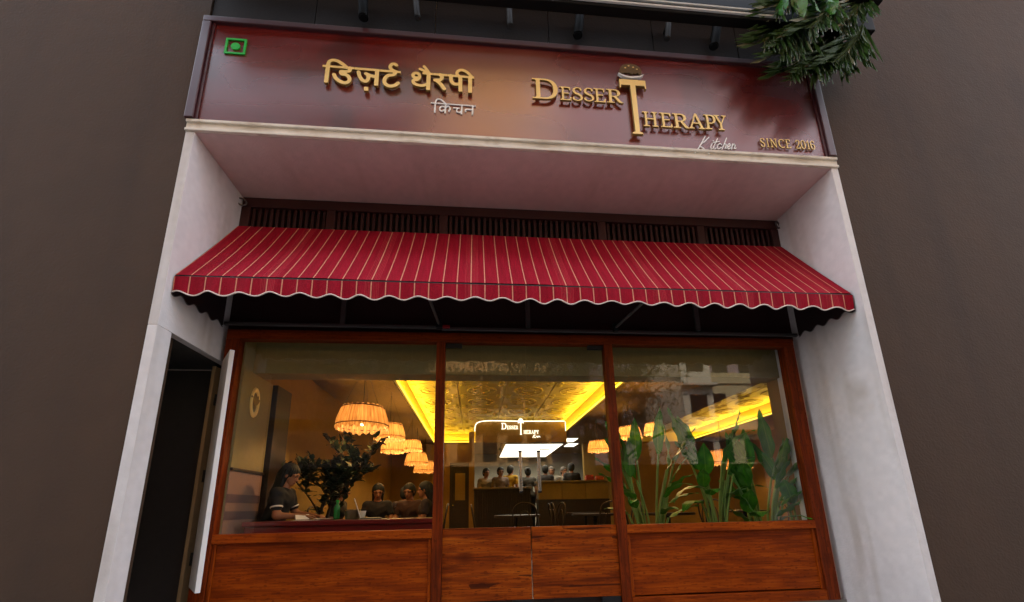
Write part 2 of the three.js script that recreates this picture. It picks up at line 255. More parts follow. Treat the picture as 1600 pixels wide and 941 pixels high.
// drawing units of a lettering block -> metres on the fascia
const frameMap = (o, ex, ey, px, py, s) => (x, y) => { const a = x / s - px, b = y / s - py; return [o[0] + ex[0] * a + ey[0] * b, o[1] + ex[1] * a + ey[1] * b]; };
function brush(list, map, k) { return list.map((st) => { const q = st.p.map(([x, y]) => [...map(x, y), st.r * k]); if (st.hard) q.hard = true; if (st.sq) q.square = true; return q; }); }
const S = (r, p, o = {}) => ({ r, p, ...o });
{ // the gold Devanagari name
  const map = frameMap([-1.34371, 5.37642], [0.00643, 0.00059], [0.00035, -0.00828], 125, 40, 6.154), k = 0.00118;
  const head = { sq: true, hard: true };
  const w1 = [
    [S(11, [[30, 129], [268, 148]], head), S(17, [[82, 112], [68, 288]], head), S(15, [[80, 118], [92, 86], [128, 74], [172, 84], [215, 110], [262, 148]]), S(12, [[262, 148], [330, 153]], head),
      S(16, [[288, 150], [284, 176], [250, 184], [205, 184], [212, 206], [252, 214], [284, 240], [284, 272], [250, 291], [205, 280], [160, 248], [140, 212]])],
    [S(12, [[332, 153.4], [572, 173]], head), S(17, [[548, 170], [538, 318]], head), S(16, [[370, 188], [384, 232], [414, 270], [444, 276], [464, 250], [458, 216], [440, 204], [480, 222], [540, 236]]), S(18, [[445, 331], [445, 366]], head)],
    [S(12, [[574, 173.2], [775, 190]], head), S(16, [[726, 188], [704, 214], [652, 222], [620, 256], [622, 296], [662, 322], [712, 318], [748, 296]]), S(15, [[728, 184], [690, 166], [672, 140], [688, 112], [718, 110], [732, 122]])],
  ];
  const w2 = [
    [S(12, [[985, 199], [1088, 208]], head), S(17, [[1046, 204], [1037, 362]], head), S(14, [[932, 242], [904, 240], [892, 216], [914, 198], [948, 206], [956, 236], [934, 262], [896, 268], [898, 292], [934, 312], [990, 318], [1040, 300]]),
      S(13, [[1052, 200], [1028, 164], [1002, 132]]), S(13, [[1044, 202], [1006, 178], [962, 158]])],
    [S(12, [[1090, 208.2], [1232, 220]], head), S(16, [[1160, 214], [1176, 238], [1160, 262], [1108, 266]]), S(17, [[1120, 268], [1160, 304], [1194, 350]])],
    [S(12, [[1234, 220.2], [1495, 242]], head), S(17, [[1358, 228], [1352, 378]], head), S(16, [[1264, 222], [1268, 276], [1294, 304], [1350, 304]]), S(17, [[1455, 238], [1447, 390]], head), S(14, [[1350, 232], [1326, 206], [1338, 178], [1378, 168], [1428, 190], [1472, 236]])],
  ];
  const t = thing('hindi_sign_lettering', 'raised gold Devanagari lettering on the left half of the maroon fascia', 'sign');
  for (const l of [...w1, ...w2]) { const g = extr(strokeShapes(brush(l, map, k), 0.006), 0.022, 0.0012); g.translate(0, 0, SZ - 0.015); mesh('letter', g, GOLD, t); }
  const map2 = frameMap([-0.78579, 5.07893], [0.0065, 0.00054], [0.0001, -0.00811], 210, 82, 6.154), h2 = { sq: true, hard: true };
  const kit = [
    [S(6, [[1062, 458], [1258, 473]], h2), S(8, [[1106, 450], [1100, 552]], h2), S(7, [[1106, 456], [1118, 428], [1140, 422], [1172, 436], [1205, 466]]), S(8, [[1206, 469], [1200, 560]], h2), S(7, [[1203, 500], [1168, 492], [1148, 514], [1164, 538], [1202, 522]]), S(7, [[1203, 504], [1232, 492], [1248, 512], [1238, 540]])],
    [S(6, [[1259, 473], [1384, 482]], h2), S(8, [[1363, 480], [1358, 570]], h2), S(6.5, [[1284, 507], [1336, 511]], { hard: true }), S(6.5, [[1326, 510], [1312, 526], [1318, 546], [1338, 552], [1360, 540]])],
    [S(6, [[1385, 482.2], [1500, 491]], h2), S(8, [[1470, 488], [1464, 576]], h2), S(7, [[1400, 542], [1398, 524], [1468, 526]])],
  ];
  const t2 = thing('hindi_kitchen_lettering', 'small white Devanagari word under the gold Hindi name', 'sign');
  for (const l of kit) { const g = extr(strokeShapes(brush(l, map2, k * 0.85), 0.0025), 0.008); g.translate(0, 0, 0.916); mesh('letter', g, M.whiteLetter, t2); }
}
const serif = await new FontLoader().loadAsync('fonts/droid/droid_serif_regular.typeface.json');
function fitLetter(ch, x0, x1, y0, y1, depth, bevel = 0.0012) {
  const g = new TextGeometry(ch, { font: serif, size: 1, depth: 0.1, curveSegments: 6 }); g.computeBoundingBox(); const b = g.boundingBox;
  g.translate(-b.min.x, -b.min.y, 0); g.scale((x1 - x0) / (b.max.x - b.min.x), (y1 - y0) / (b.max.y - b.min.y), depth / 0.1); g.translate(x0, y0, 0); g.computeVertexNormals(); return worldUV(g);
}
// a T drawn as a tall two-pronged pillar with a wide top
function bigT(u = 1, depth = 0.035) {
  const s = new THREE.Shape(); [[-0.2, 0], [0.2, 0], [0.2, 0.03], [0.085, 0.06], [0.1, 1.27], [0.45, 1.27], [0.47, 1.19], [0.51, 1.19], [0.505, 1.42], [-0.505, 1.42], [-0.51, 1.19], [-0.47, 1.19], [-0.45, 1.27], [-0.1, 1.27], [-0.085, 0.06], [-0.2, 0.03]].forEach(([x, y], i) => i ? s.lineTo(x * u, y * u) : s.moveTo(x * u, y * u));
  return extr([s], depth, 0.0015);
}
{ // the gold English name
  const t = thing('english_sign_lettering', 'raised gold serif lettering with a tall shared T on the right half of the fascia', 'sign');
  const m1 = frameMap([0.4946, 5.3298], [0.00698, 0.00061], [-0.00048, -0.00855], 80, 55, 4.706), m2 = frameMap([1.67293, 5.08644], [0.00726, 0.00057], [-0.00103, -0.00853], 250, 95, 4.706);
  const put = (m, ch, xa, xb, ytop, ybot) => { const a = m(xa, ybot), b = m(xb, ybot), c = m((xa + xb) / 2, ytop); const g = fitLetter(ch, a[0], b[0], (a[1] + b[1]) / 2, c[1], 0.022); g.translate(0, 0, SZ - 0.01); mesh('letter', g, GOLD, t); };
  put(m1, 'D', 64, 248, 150, 297); put(m1, 'E', 264, 346, 209, 306); put(m1, 'S', 356, 430, 212, 312); put(m1, 'S', 440, 514, 217, 316); put(m1, 'E', 516, 598, 222, 322); put(m1, 'R', 608, 730, 228, 328);
  put(m2, 'H', 884, 990, 394, 500); put(m2, 'E', 1008, 1092, 402, 506); put(m2, 'R', 1100, 1218, 408, 513); put(m2, 'A', 1212, 1330, 408, 518); put(m2, 'P', 1334, 1418, 416, 522); put(m2, 'Y', 1408, 1500, 420, 528);
  const a = m2(825, 560), b = m2(800, 162), gT = bigT(1, 0.028); gT.scale(0.29, (b[1] - a[1]) / 1.42, 1); gT.translate((a[0] + b[0]) / 2, a[1], SZ - 0.005); mesh('letter', gT, GOLD, t, 'tall T shaped like a fluted pillar');
  // a domed dessert with dripping icing on a curved plate, above the T
  const [cx, cy] = m1(790, 118), W = 0.125;
  const e = thing('dessert_emblem', 'gold domed dessert with dark dripping icing on a curved plate above the tall T', 'emblem', [cx, cy, SZ]);
  const ic = new THREE.Shape(); ic.moveTo(-W, 0.02); ic.bezierCurveTo(-W, 0.1, -0.06, 0.135, 0, 0.135); ic.bezierCurveTo(0.06, 0.135, W, 0.1, W, 0.02);
  for (let i = 0; i < 5; i++) { const x = W - (i + 0.5) * 2 * W / 5, x2 = W - (i + 1) * 2 * W / 5; ic.quadraticCurveTo(x, -0.035 + 0.02 * (i % 2), x2, 0.02 - 0.01 * (i % 2)); }
  const d = extr([ic], 0.028, 0.002); mesh('dome', d, std({ color: new THREE.Color(0.12, 0.07, 0.02), roughness: 0.45, metalness: 0.3 }), e);
  const cake = new THREE.Shape(); cake.moveTo(-W * 0.95, 0.0); cake.lineTo(W * 0.95, 0.0); cake.bezierCurveTo(W * 0.9, -0.05, -W * 0.9, -0.05, -W * 0.95, 0); mesh('cake', extr([cake], 0.018), M.signFrame, e);
  const pl = strokeShapes([[[-W * 1.1, -0.005, 0.004], [-W * 0.7, -0.036, 0.009], [0, -0.052, 0.011], [W * 0.7, -0.036, 0.009], [W * 1.1, -0.005, 0.004]]], 0.004); mesh('plate', extr(pl, 0.03), M.whiteLetter, e);
  for (const [x, y] of [[-0.06, 0.07], [-0.02, 0.1], [0.03, 0.085], [0.07, 0.06]]) { const g = new THREE.SphereGeometry(0.008, 8, 6); g.scale(1.4, 0.8, 0.8); g.translate(x, y, 0.031); mesh('sprinkle', g, M.gold, e); }
  // white handwritten word
  const m3 = frameMap([1.99456, 4.80014], [0.00726, 0.00052], [-0.00117, -0.00833], 300, 132, 4.706), kk = 0.00155;
  const sc = [
    [S(4, [[1342, 553], [1322, 592], [1298, 636], [1270, 674]]), S(3.6, [[1370, 560], [1340, 590], [1306, 622], [1336, 648], [1376, 684]])],
    [S(3.4, [[1396, 606], [1384, 632], [1390, 645], [1400, 640]])], [S(4, [[1402, 586], [1403, 588]])],
    [S(3.4, [[1434, 570], [1418, 606], [1406, 638], [1414, 647], [1424, 640]]), S(3, [[1404, 600], [1448, 591]])],
    [S(3.4, [[1464, 615], [1450, 608], [1434, 626], [1440, 646], [1462, 636]])],
    [S(3.4, [[1502, 566], [1486, 606], [1468, 648]]), S(3.4, [[1475, 630], [1490, 610], [1499, 618], [1491, 643], [1502, 642]])],
    [S(3.4, [[1512, 632], [1529, 620], [1523, 608], [1510, 622], [1514, 646], [1534, 638]])],
    [S(3.4, [[1547, 610], [1539, 648]]), S(3.4, [[1542, 630], [1557, 611], [1565, 621], [1559, 645], [1573, 641]])],
  ];
  const t3 = thing('script_kitchen_lettering', 'white handwritten word Kitchen under the gold English name', 'sign');
  for (const l of sc) { const g = extr(strokeShapes(brush(l, m3, kk), 0.0025), 0.008); g.translate(0, 0, 0.916); mesh('letter', g, M.whiteLetter, t3); }
  const t4 = thing('since_lettering', 'small gold lettering SINCE 2016 at the lower right end of the fascia', 'sign');
  const m5 = frameMap([2.84478, 4.86062], [0.00756, 0.00054], [-0.00159, -0.00853], 1235, 222, 1);
  const put5 = (ch, xa, xb) => { const a = m5(xa, 222.6 + (xa - 1235) * 0.055 + 5.4), b = m5(xb, 222 + 5.4), c = m5(xa, 222 + (xa - 1235) * 0.055 - 7.4); const g = fitLetter(ch, a[0], b[0], a[1], c[1], 0.012); g.translate(0, 0, 0.925); mesh('letter', g, GOLD, t4); };
  [['S', 1193, 1200], ['I', 1202.5, 1206], ['N', 1208, 1219], ['C', 1221, 1230], ['E', 1232, 1239.5], ['2', 1248, 1254.5], ['0', 1256, 1263], ['1', 1265, 1269.5], ['6', 1271, 1277.5]].forEach((q) => put5(...q));
  // green vegetarian mark
  const v = thing('vegetarian_mark', 'green square outline with a green dot at the upper left corner of the fascia', 'sign', [-3.005, 5.67, 0.917]);
  const sq = new THREE.Shape(); sq.moveTo(-0.1, -0.1); sq.lineTo(0.1, -0.1); sq.lineTo(0.1, 0.1); sq.lineTo(-0.1, 0.1); const ho = new THREE.Path(); ho.moveTo(-0.08, -0.08); ho.lineTo(-0.08, 0.08); ho.lineTo(0.08, 0.08); ho.lineTo(0.08, -0.08); sq.holes.push(ho);
  mesh('outline', extr([sq], 0.01), M.green, v); const dot = new THREE.CylinderGeometry(0.045, 0.045, 0.01, 24); dot.rotateX(Math.PI / 2); dot.translate(0, 0, 0.005); mesh('dot', dot, M.green, v);
}

// ---------------------------------------------------------------- dark canopy and its spotlights over the fascia
{
  const c = thing('entrance_canopy', 'dark panelled band and black beam with slats above the maroon fascia', 'canopy');
  const xs = [-3.32, -2.28, -1.01, 0.25, 1.47, 2.5, 3.39]; for (let i = 0; i < 6; i++) mesh('panel', bx(xs[i] + 0.004, xs[i + 1] - 0.004, 6.025, 6.9, 0.85, 0.885 + 0.003 * (i % 2), 0.003), M.canopyPanel, c);
  mesh('beam', bx(-3.5, 3.9, 6.17, 6.5, 1.14, 1.24, 0.01), M.blackSatin, c);
  mesh('beam', bx(-3.32, 3.39, 6.72, 6.9, 0.9, 1.14), M.black, c);
  for (let i = 0; i < 3; i++) mesh('slat', bx(-3.5, 3.9, 6.4 + i * 0.075, 6.435 + i * 0.075, 1.30 + i * 0.13, 1.38 + i * 0.13, 0.004), M.blackSatin, c);
  mesh('trim', bx(0.3, 2.78, 6.205, 6.228, 1.241, 1.262, 0.003), M.whitePaint, c, 'thin pale metal trim along the black beam'); mesh('trim', bx(0.95, 2.82, 6.268, 6.288, 1.241, 1.262, 0.003), M.whitePaint, c, 'thin pale metal trim along the black beam');  // pale paint stands in for bright lines of light along the beam
  for (const x of [-3.2, -1.0, 1.2, 3.3]) mesh('bracket', bx(x, x + 0.04, 6.5, 6.58, 1.14, 1.62, 0.004), M.black, c);
  const spots = [[-1.77, 0.05, 'first of six small black cylinder spotlights from the left'], [-1.21, 0.1, 'slim pale ended spotlight second from the left under the canopy'], [-0.2, 0.03, 'short spotlight hanging above the gap between both lettering blocks'], [0.59, -0.12, 'thick black spotlight hanging above the letters of the English name'], [1.62, -0.1, 'short spotlight hanging right of the dessert emblem'], [2.2, -0.2, 'thick black tilted spotlight nearest the palm fronds']];
  spots.forEach(([x, tilt, label], i) => {
    const s = thing('spotlight', label, 'spotlight', [x, 6.38, 0.99], 0, 'spotlights under the dark canopy'), thick = i === 3 || i === 5 || i === 0, r = thick ? 0.05 : 0.032, L = thick ? 0.27 : 0.22;
    mesh('arm', [bx(-0.02, 0.02, -0.015, 0.015, -0.1, 0.02, 0.004)], M.black, s);
    const cyl = new THREE.CylinderGeometry(r, r, L, 20); cyl.translate(0, -L / 2 + 0.03, 0); cyl.rotateX(0.12); cyl.rotateZ(tilt); mesh('body', cyl, thick ? M.blackSatin : M.dimSteel, s);
    const len = new THREE.CylinderGeometry(r * 0.8, r * 0.8, 0.012, 20); len.translate(0, -L + 0.026, 0); len.rotateX(0.12); len.rotateZ(tilt); mesh('lens', len, thick ? M.black : M.greySteel, s);
  });
}

// ---------------------------------------------------------------- slatted vent above the awning
{
  const l = thing('vent_grille', 'long dark maroon vent grille of upright slats just above the awning', 'vent');
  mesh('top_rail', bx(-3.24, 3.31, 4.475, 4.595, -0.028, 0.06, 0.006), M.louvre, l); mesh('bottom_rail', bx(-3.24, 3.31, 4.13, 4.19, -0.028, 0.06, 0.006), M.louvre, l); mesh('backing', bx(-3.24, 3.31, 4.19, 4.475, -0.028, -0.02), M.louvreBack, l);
  const posts = [-3.2, -2.25, -0.95, 0.99, 2.27, 3.27]; for (const x of posts) mesh('post', bx(x - 0.05, x + 0.05, 4.191, 4.474, -0.018, 0.055, 0.005), M.louvre, l);
  const g = bx(-0.016, 0.016, 4.191, 4.474, -0.018, 0.03, 0.004);
  for (let k = 0; k + 1 < posts.length; k++) { const n = Math.round((posts[k + 1] - posts[k] - 0.1) / 0.068); for (let i = 0; i < n; i++) { const m = mesh('slat', g, M.louvre, l); m.position.x = posts[k] + 0.05 + (posts[k + 1] - posts[k] - 0.1) * (i + 0.5) / n; } }
}

// ---------------------------------------------------------------- awning
{
  const a = thing('striped_awning', 'crimson awning with thin tan stripes and a white edged scalloped valance', 'awning');
  const X0 = -3.235, X1 = 3.295, NX = 160, NY = 14, yR = 4.195, zR = 0.085, yF = 3.125, zF = 0.84;
  const wob = (x, s) => 0.010 * (vn((x + 5) / 10, 0.3, 14, 3, s) - 0.5) + 0.006 * (vn((x + 5) / 10, 0.7, 40, 3, s + 2) - 0.5);
  const P = [], UV = [], I = [];
  for (let j = 0; j <= NY; j++) for (let i = 0; i <= NX; i++) { const u = i / NX, v = j / NY, x = lerp(X0, X1, u), sag = Math.sin(Math.PI * v) * (0.012 + 1.6 * wob(x, 31) + 0.016 * (0.5 - 0.5 * Math.cos((x - X0) / 1.306 * 2 * Math.PI))); P.push(x, lerp(yR, yF, v) - sag + (v === 1 ? wob(x, 33) : 0), lerp(zR, zF, v)); UV.push(x + 5, v * 1.3); }
  for (let j = 0; j < NY; j++) for (let i = 0; i < NX; i++) { const q = j * (NX + 1) + i; I.push(q, q + NX + 1, q + 1, q + 1, q + NX + 1, q + NX + 2); }
  const fab = new THREE.BufferGeometry(); fab.setAttribute('position', new THREE.Float32BufferAttribute(P, 3)); fab.setAttribute('uv', new THREE.Float32BufferAttribute(UV, 2)); fab.setIndex(I); fab.computeVertexNormals();
  mesh('fabric', fab, M.awning, a);
  // hanging valance: scalloped lower edge, period 262 mm
  const scal = (x) => 0.018 * (0.65 + 0.6 * vn((x + 5) / 10, 0.4, 30, 2, 46)) * Math.cos((x + 0.06) / 0.262 * 2 * Math.PI) + 0.012 * (vn((x + 5) / 10, 0.5, 22, 2, 44) - 0.5), sway = (x, t) => 0.012 * t * Math.sin((x + 0.06) / 0.262 * 2 * Math.PI + 0.6) + 0.02 * t * (vn((x + 5) / 10, 0.2, 12, 2, 45) - 0.5);
  const yV = 3.105, hV = 0.155, N = 480, M_ = 5, vp = [], vu = [], vi = [], edge = [];
  for (let i = 0; i <= N; i++) { const x = lerp(X0, X1, i / N), bot = yV - hV + scal(x); for (let j = 0; j <= M_; j++) { const t = j / M_; vp.push(x, lerp(yV, bot, t), zF + 0.008 + sway(x, t)); vu.push(x + 5, t * 0.2); } edge.push([x, bot, zF + 0.008 + sway(x, 1)]); }
  for (let i = 0; i < N; i++) for (let j = 0; j < M_; j++) { const q = i * (M_ + 1) + j; vi.push(q, q + 1, q + M_ + 1, q + M_ + 1, q + 1, q + M_ + 2); }
  const val = new THREE.BufferGeometry(); val.setAttribute('position', new THREE.Float32BufferAttribute(vp, 3)); val.setAttribute('uv', new THREE.Float32BufferAttribute(vu, 2)); val.setIndex(vi); val.computeVertexNormals();
  const vm = mesh('valance', val, M.awning, a);
  mesh('piping', tube(edge, 0.0065, 6, 900), M.piping, vm);
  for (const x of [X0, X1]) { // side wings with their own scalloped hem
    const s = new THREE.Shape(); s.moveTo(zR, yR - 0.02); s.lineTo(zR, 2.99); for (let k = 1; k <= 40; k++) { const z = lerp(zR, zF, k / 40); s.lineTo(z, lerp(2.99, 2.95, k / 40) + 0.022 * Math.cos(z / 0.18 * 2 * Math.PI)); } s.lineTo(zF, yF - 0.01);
    const g = new THREE.ExtrudeGeometry([s], { depth: 0.003, bevelEnabled: false }); g.rotateY(-Math.PI / 2); g.translate(x + 0.0015, 0, 0); mesh('side_wing', worldUV(g), M.shadedWing, a);
    const h = []; for (let k = 0; k <= 60; k++) { const z = lerp(zR, zF, k / 60); h.push([x, lerp(2.99, 2.95, k / 60) + 0.022 * Math.cos(z / 0.18 * 2 * Math.PI), z]); } mesh('piping', tube(h, 0.004, 6, 120), M.greySteel, a);
  }
  mesh('front_bar', rod([X0, 3.112, zF - 0.014], [X1, 3.112, zF - 0.014], 0.014), M.black, a);
  mesh('wall_bar', [bx(X0, -0.955, 3.0, 3.035, 0.04, 0.075, 0.004), bx(-0.945, X1, 2.985, 3.02, 0.04, 0.075, 0.004)], M.greySteel, a);
  for (const x of [-2.02, 0.03, 2.06]) mesh('upright', bx(x - 0.025, x + 0.025, 3.037, 4.1, 0.03, 0.07, 0.004), M.greySteel, a);
  for (const [x0, x1] of [[-0.97, -1.05], [1.04, 1.2]]) { mesh('folding_arm', rod([x0, 3.04, 0.09], [x1, 3.1, zF - 0.04], 0.016), M.greySteel, a); mesh('arm_joint', bx(x0 - 0.03, x0 + 0.03, 2.99, 3.09, 0.075, 0.115, 0.006), M.black, a); }
  mesh('red_clip', bx(-0.93, -0.85, 2.995, 3.03, 0.08, 0.11, 0.006), std({ color: 0x8a0f14, roughness: 0.5 }), a);
  for (const x of [X0 + 0.01, X1 - 0.01]) { const t = new THREE.TorusGeometry(0.045, 0.01, 6, 16); t.rotateY(0.5); t.translate(x, 4.5, 0.1); mesh('ring', t, M.greySteel, a); }
}

// ---------------------------------------------------------------- timber shopfront: frame, side windows, doors
{
  const f = thing('shopfront_frame', 'dark red timber frame of head rail, posts and mullions around glass and doors', 'door frame');
  mesh('head_rail', bx(-3.2, 3.235, 2.853, 2.958, -0.05, 0.055, 0.005), M.frameWood, f);
  mesh('mullion', bx(-0.9966, -0.9, 0.045, 2.852, -0.05, 0.055, 0.005, true), M.frameWood, f); mesh('mullion', bx(0.9, 0.9973, 0.045, 2.852, -0.05, 0.055, 0.005, true), M.frameWood, f);
  mesh('post', bx(-3.2, -3.0606, 0.045, 2.852, -0.05, 0.055, 0.005, true), M.frameWood, f); mesh('post', bx(3.0947, 3.235, 0.045, 2.852, -0.05, 0.055, 0.005, true), M.frameWood, f);
  for (const [x0, x1, label] of [[-3.0596, -0.9976, 'large fixed window left of the doors over a plain red brown timber panel'], [0.9983, 3.0937, 'large fixed window right of the doors, plants behind it, over a timber panel']]) {
    const w = thing('shop_window', label, 'window');
    mesh('pane', bx(x0, x1, 0.852, 2.852, -0.006, 0), M.glass, w).geometry = (() => { const g = new THREE.PlaneGeometry(x1 - x0, 2.0); g.translate((x0 + x1) / 2, 1.852, 0); return g; })();
    mesh('sill_rail', bx(x0, x1, 0.765, 0.85, -0.045, 0.06, 0.006), M.panelWood, w);
    mesh('bottom_rail', bx(x0, x1, 0.045, 0.145, -0.045, 0.05, 0.006), M.panelWood, w);
    mesh('panel', bx(x0 + 0.035, x1 - 0.035, 0.16, 0.752, -0.04, 0.018, 0.004), M.panelWood, w);
    mesh('moulding', [bx(x0 + 0.002, x0 + 0.034, 0.147, 0.763, -0.04, 0.036, 0.006, true), bx(x1 - 0.034, x1 - 0.002, 0.147, 0.763, -0.04, 0.036, 0.006, true), bx(x0 + 0.0345, x1 - 0.0345, 0.753, 0.7645, -0.04, 0.034, 0.004)], M.panelWood, w);
  }
  for (const s of [-1, 1]) {
    const x0 = s < 0 ? -0.896 : 0.006, x1 = s < 0 ? -0.006 : 0.896;
    const d = thing('glass_door', s < 0 ? 'left glass door leaf with a timber lower panel and steel pull handle' : 'right glass door leaf with a timber lower panel and steel pull handle', 'door', [0, 0, 0], 0, 'pair of glass entrance doors');
    const p = mesh('pane', (() => { const g = new THREE.PlaneGeometry(x1 - x0, 1.995); g.translate((x0 + x1) / 2, 1.849, 0.002); return g; })(), M.glass, d);
    // lower panel of laid boards
    const nb = 6; for (let i = 0; i < nb; i++) { const h = 0.69 / nb, y = 0.162 + i * h; const g = bx(x0, x1, y + 0.0006, y + h - 0.0006, -0.02, 0.022 + 0.001 * (i % 2), 0.0015); mesh('board', g, M.doorWood, d); }
    const hxp = s * 0.098, hd = mesh('handle', [bx(hxp - 0.016, hxp + 0.016, 1.21, 1.61, 0.05, 0.078, 0.003)], M.steel, d);
    mesh('mount', [rod([hxp, 1.27, 0.004], [hxp, 1.27, 0.05], 0.01), rod([hxp, 1.55, 0.004], [hxp, 1.55, 0.05], 0.01)], M.black, hd);
    mesh('cap', [bx(hxp - 0.018, hxp + 0.018, 1.19, 1.209, 0.048, 0.08, 0.002), bx(hxp - 0.018, hxp + 0.018, 1.611, 1.63, 0.048, 0.08, 0.002)], M.black, hd);
    const px = s < 0 ? x0 : x1; mesh('patch_fitting', bx(Math.min(px, px - s * 0.18), Math.max(px, px - s * 0.18), 2.80, 2.848, -0.015, 0.02, 0.003), M.black, d);
    mesh('patch_fitting', s < 0 ? bx(-0.2, -0.008, 0.1, 0.16, -0.015, 0.034, 0.003) : bx(0.7, 0.89, 0.1, 0.16, -0.015, 0.034, 0.003), M.black, d);
  }
}
{ // the white cupboard door at the left, seen almost edge on
  const w = thing('white_door', 'narrow white door leaf standing open edge on beside the left timber post', 'door', [-3.185, 0.39, 0.05], Math.atan2(-0.37, 0.24) + 0.075);
  mesh('leaf', bx(0, 0.44, 0, 2.2, -0.02, 0.02, 0.004), M.whitePaint, w);
  for (const y of [0.3, 1.9]) mesh('hinge', rod([0, y - 0.05, -0.026], [0, y + 0.05, -0.026], 0.012), M.greySteel, w);
}
// ---------------------------------------------------------------- dining room behind the glass
M.tan = plaster(0x87692c, 141, 0.12, 0.3);
M.beige = plaster(0x94804e, 143, 0.08, 0.4);
M.dado = plaster(0x8f6a58, 147, 0.08, 0.4);
M.dadoDark = std({ color: 0x54383a, roughness: 0.7 });
M.tin = std({ color: new THREE.Color(0.55, 0.43, 0.10), roughness: 0.5, metalness: 0.0, bumpMap: plasterBump, bumpScale: 0.003 });
M.darkWood = std({ map: wood(hx(0x1c100a), hx(0x2a170e), hx(0x3a2114), 151), roughness: 0.5 });
M.floor = std({ map: wood(hx(0x2a1d15), hx(0x3c2a1e), hx(0x4a3526), 157, true), roughness: 0.45 });
M.counterTop = std({ color: 0x8a7a5c, roughness: 0.4 });
M.kitchenWall = plaster(0xb9b6a8, 161, 0.08, 0.5);
M.maroonTop = phy({ color: 0x701a1c, roughness: 0.28, clearcoat: 0.5, clearcoatRoughness: 0.15 });
const glow = (hex, k) => std({ color: 0x000000, emissive: hex, emissiveIntensity: k * 0.47, roughness: 1 });
M.cove = glow(0xffd040, 2.6); M.panelLight = glow(0xfff4dc, 2.6); M.signGlow = glow(0xfff0d0, 2.2); M.bulb = glow(0xffd090, 16);

struct('interior_floor', bx(-3.3, 8, FL - 0.2, FL, -11.2, -0.05), M.floor);
struct('interior_left_wall', bx(-3.25, -3.05, FL, 3.4, -10, -0.31), M.tan);
struct('interior_back_wall', bx(-3.05, 8, FL, 3.4, -11.2, -11.0), M.kitchenWall);
struct('interior_right_wall', bx(7.6, 7.8, FL, 3.4, -11, -0.3), M.tan);
struct('interior_front_wall', bx(3.24, 7.6, FL, 3.4, -0.5, -0.3), M.tan);
struct('interior_ceiling', [bx(-3.05, -1.84, 3.0, 3.08, -11, -0.5), bx(1.89, 4.2, 3.0, 3.08, -11, -0.5), bx(6.25, 7.6, 3.0, 3.08, -11, -0.5), bx(-1.84, 1.89, 3.0, 3.08, -11, -8.3), bx(-1.84, 1.89, 3.0, 3.08, -1.25, -0.5), bx(4.2, 6.25, 3.0, 3.08, -1.25, -0.5), bx(4.2, 6.25, 3.0, 3.08, -11, -8.3), bx(-3.3, 8, 3.42, 3.5, -11.2, -0.3)], M.tan);
struct('interior_bulkhead', bx(-3.05, 7.6, 2.57, 3.4, -0.5, -0.26), M.beige);
{ // left wall lining by the window
  const w = thing('wall_lining', 'pale upper wall with dark dado rail and striped lower band beside the left window', 'wall lining');
  mesh('upper_panel', bx(-3.05, -3.04, 1.5, 2.57, -0.72, -0.06), M.beige, w); mesh('dado_rail', bx(-3.05, -3.02, 1.47, 1.5, -0.72, -0.06, 0.004), M.darkWood, w); mesh('lower_panel', bx(-3.05, -3.042, FL, 1.468, -0.72, -0.06), M.dado, w);
  for (const y of [0.98, 1.15]) mesh('band', bx(-3.041, -3.038, y, y + 0.085, -0.72, -0.06), M.dadoDark, w);
  mesh('outer_wall', bx(-3.2, -3.051, FL, 3.4, -0.3, -0.06), M.beige, w);
}
mesh('wall_column', bx(-3.05, -2.98, FL, 2.57, -1.12, -0.73, 0.006), M.darkWood); tag(scene.children.at(-1), 'dark brown upright column on the left wall behind the seated woman', 'column');
{ // carved gilt ornament
  const o = thing('wall_ornament', 'oval gilded ornament hanging on the pale wall at far left', 'ornament', [-3.036, 2.25, -0.34], Math.PI / 2);
  const ring = new THREE.TorusGeometry(0.1, 0.02, 8, 28); ring.scale(0.75, 1.45, 1); mesh('frame', ring, M.gold, o);
  const lf = []; for (let k = -2; k <= 2; k++) { const g = new THREE.SphereGeometry(0.04, 8, 8); g.scale(0.5, 2.4 - 0.35 * Math.abs(k), 0.4); g.rotateZ(-k * 0.35); g.translate(k * 0.022, 0.01, 0.008); lf.push(g); } mesh('carving', lf, M.goldSide, o);
}
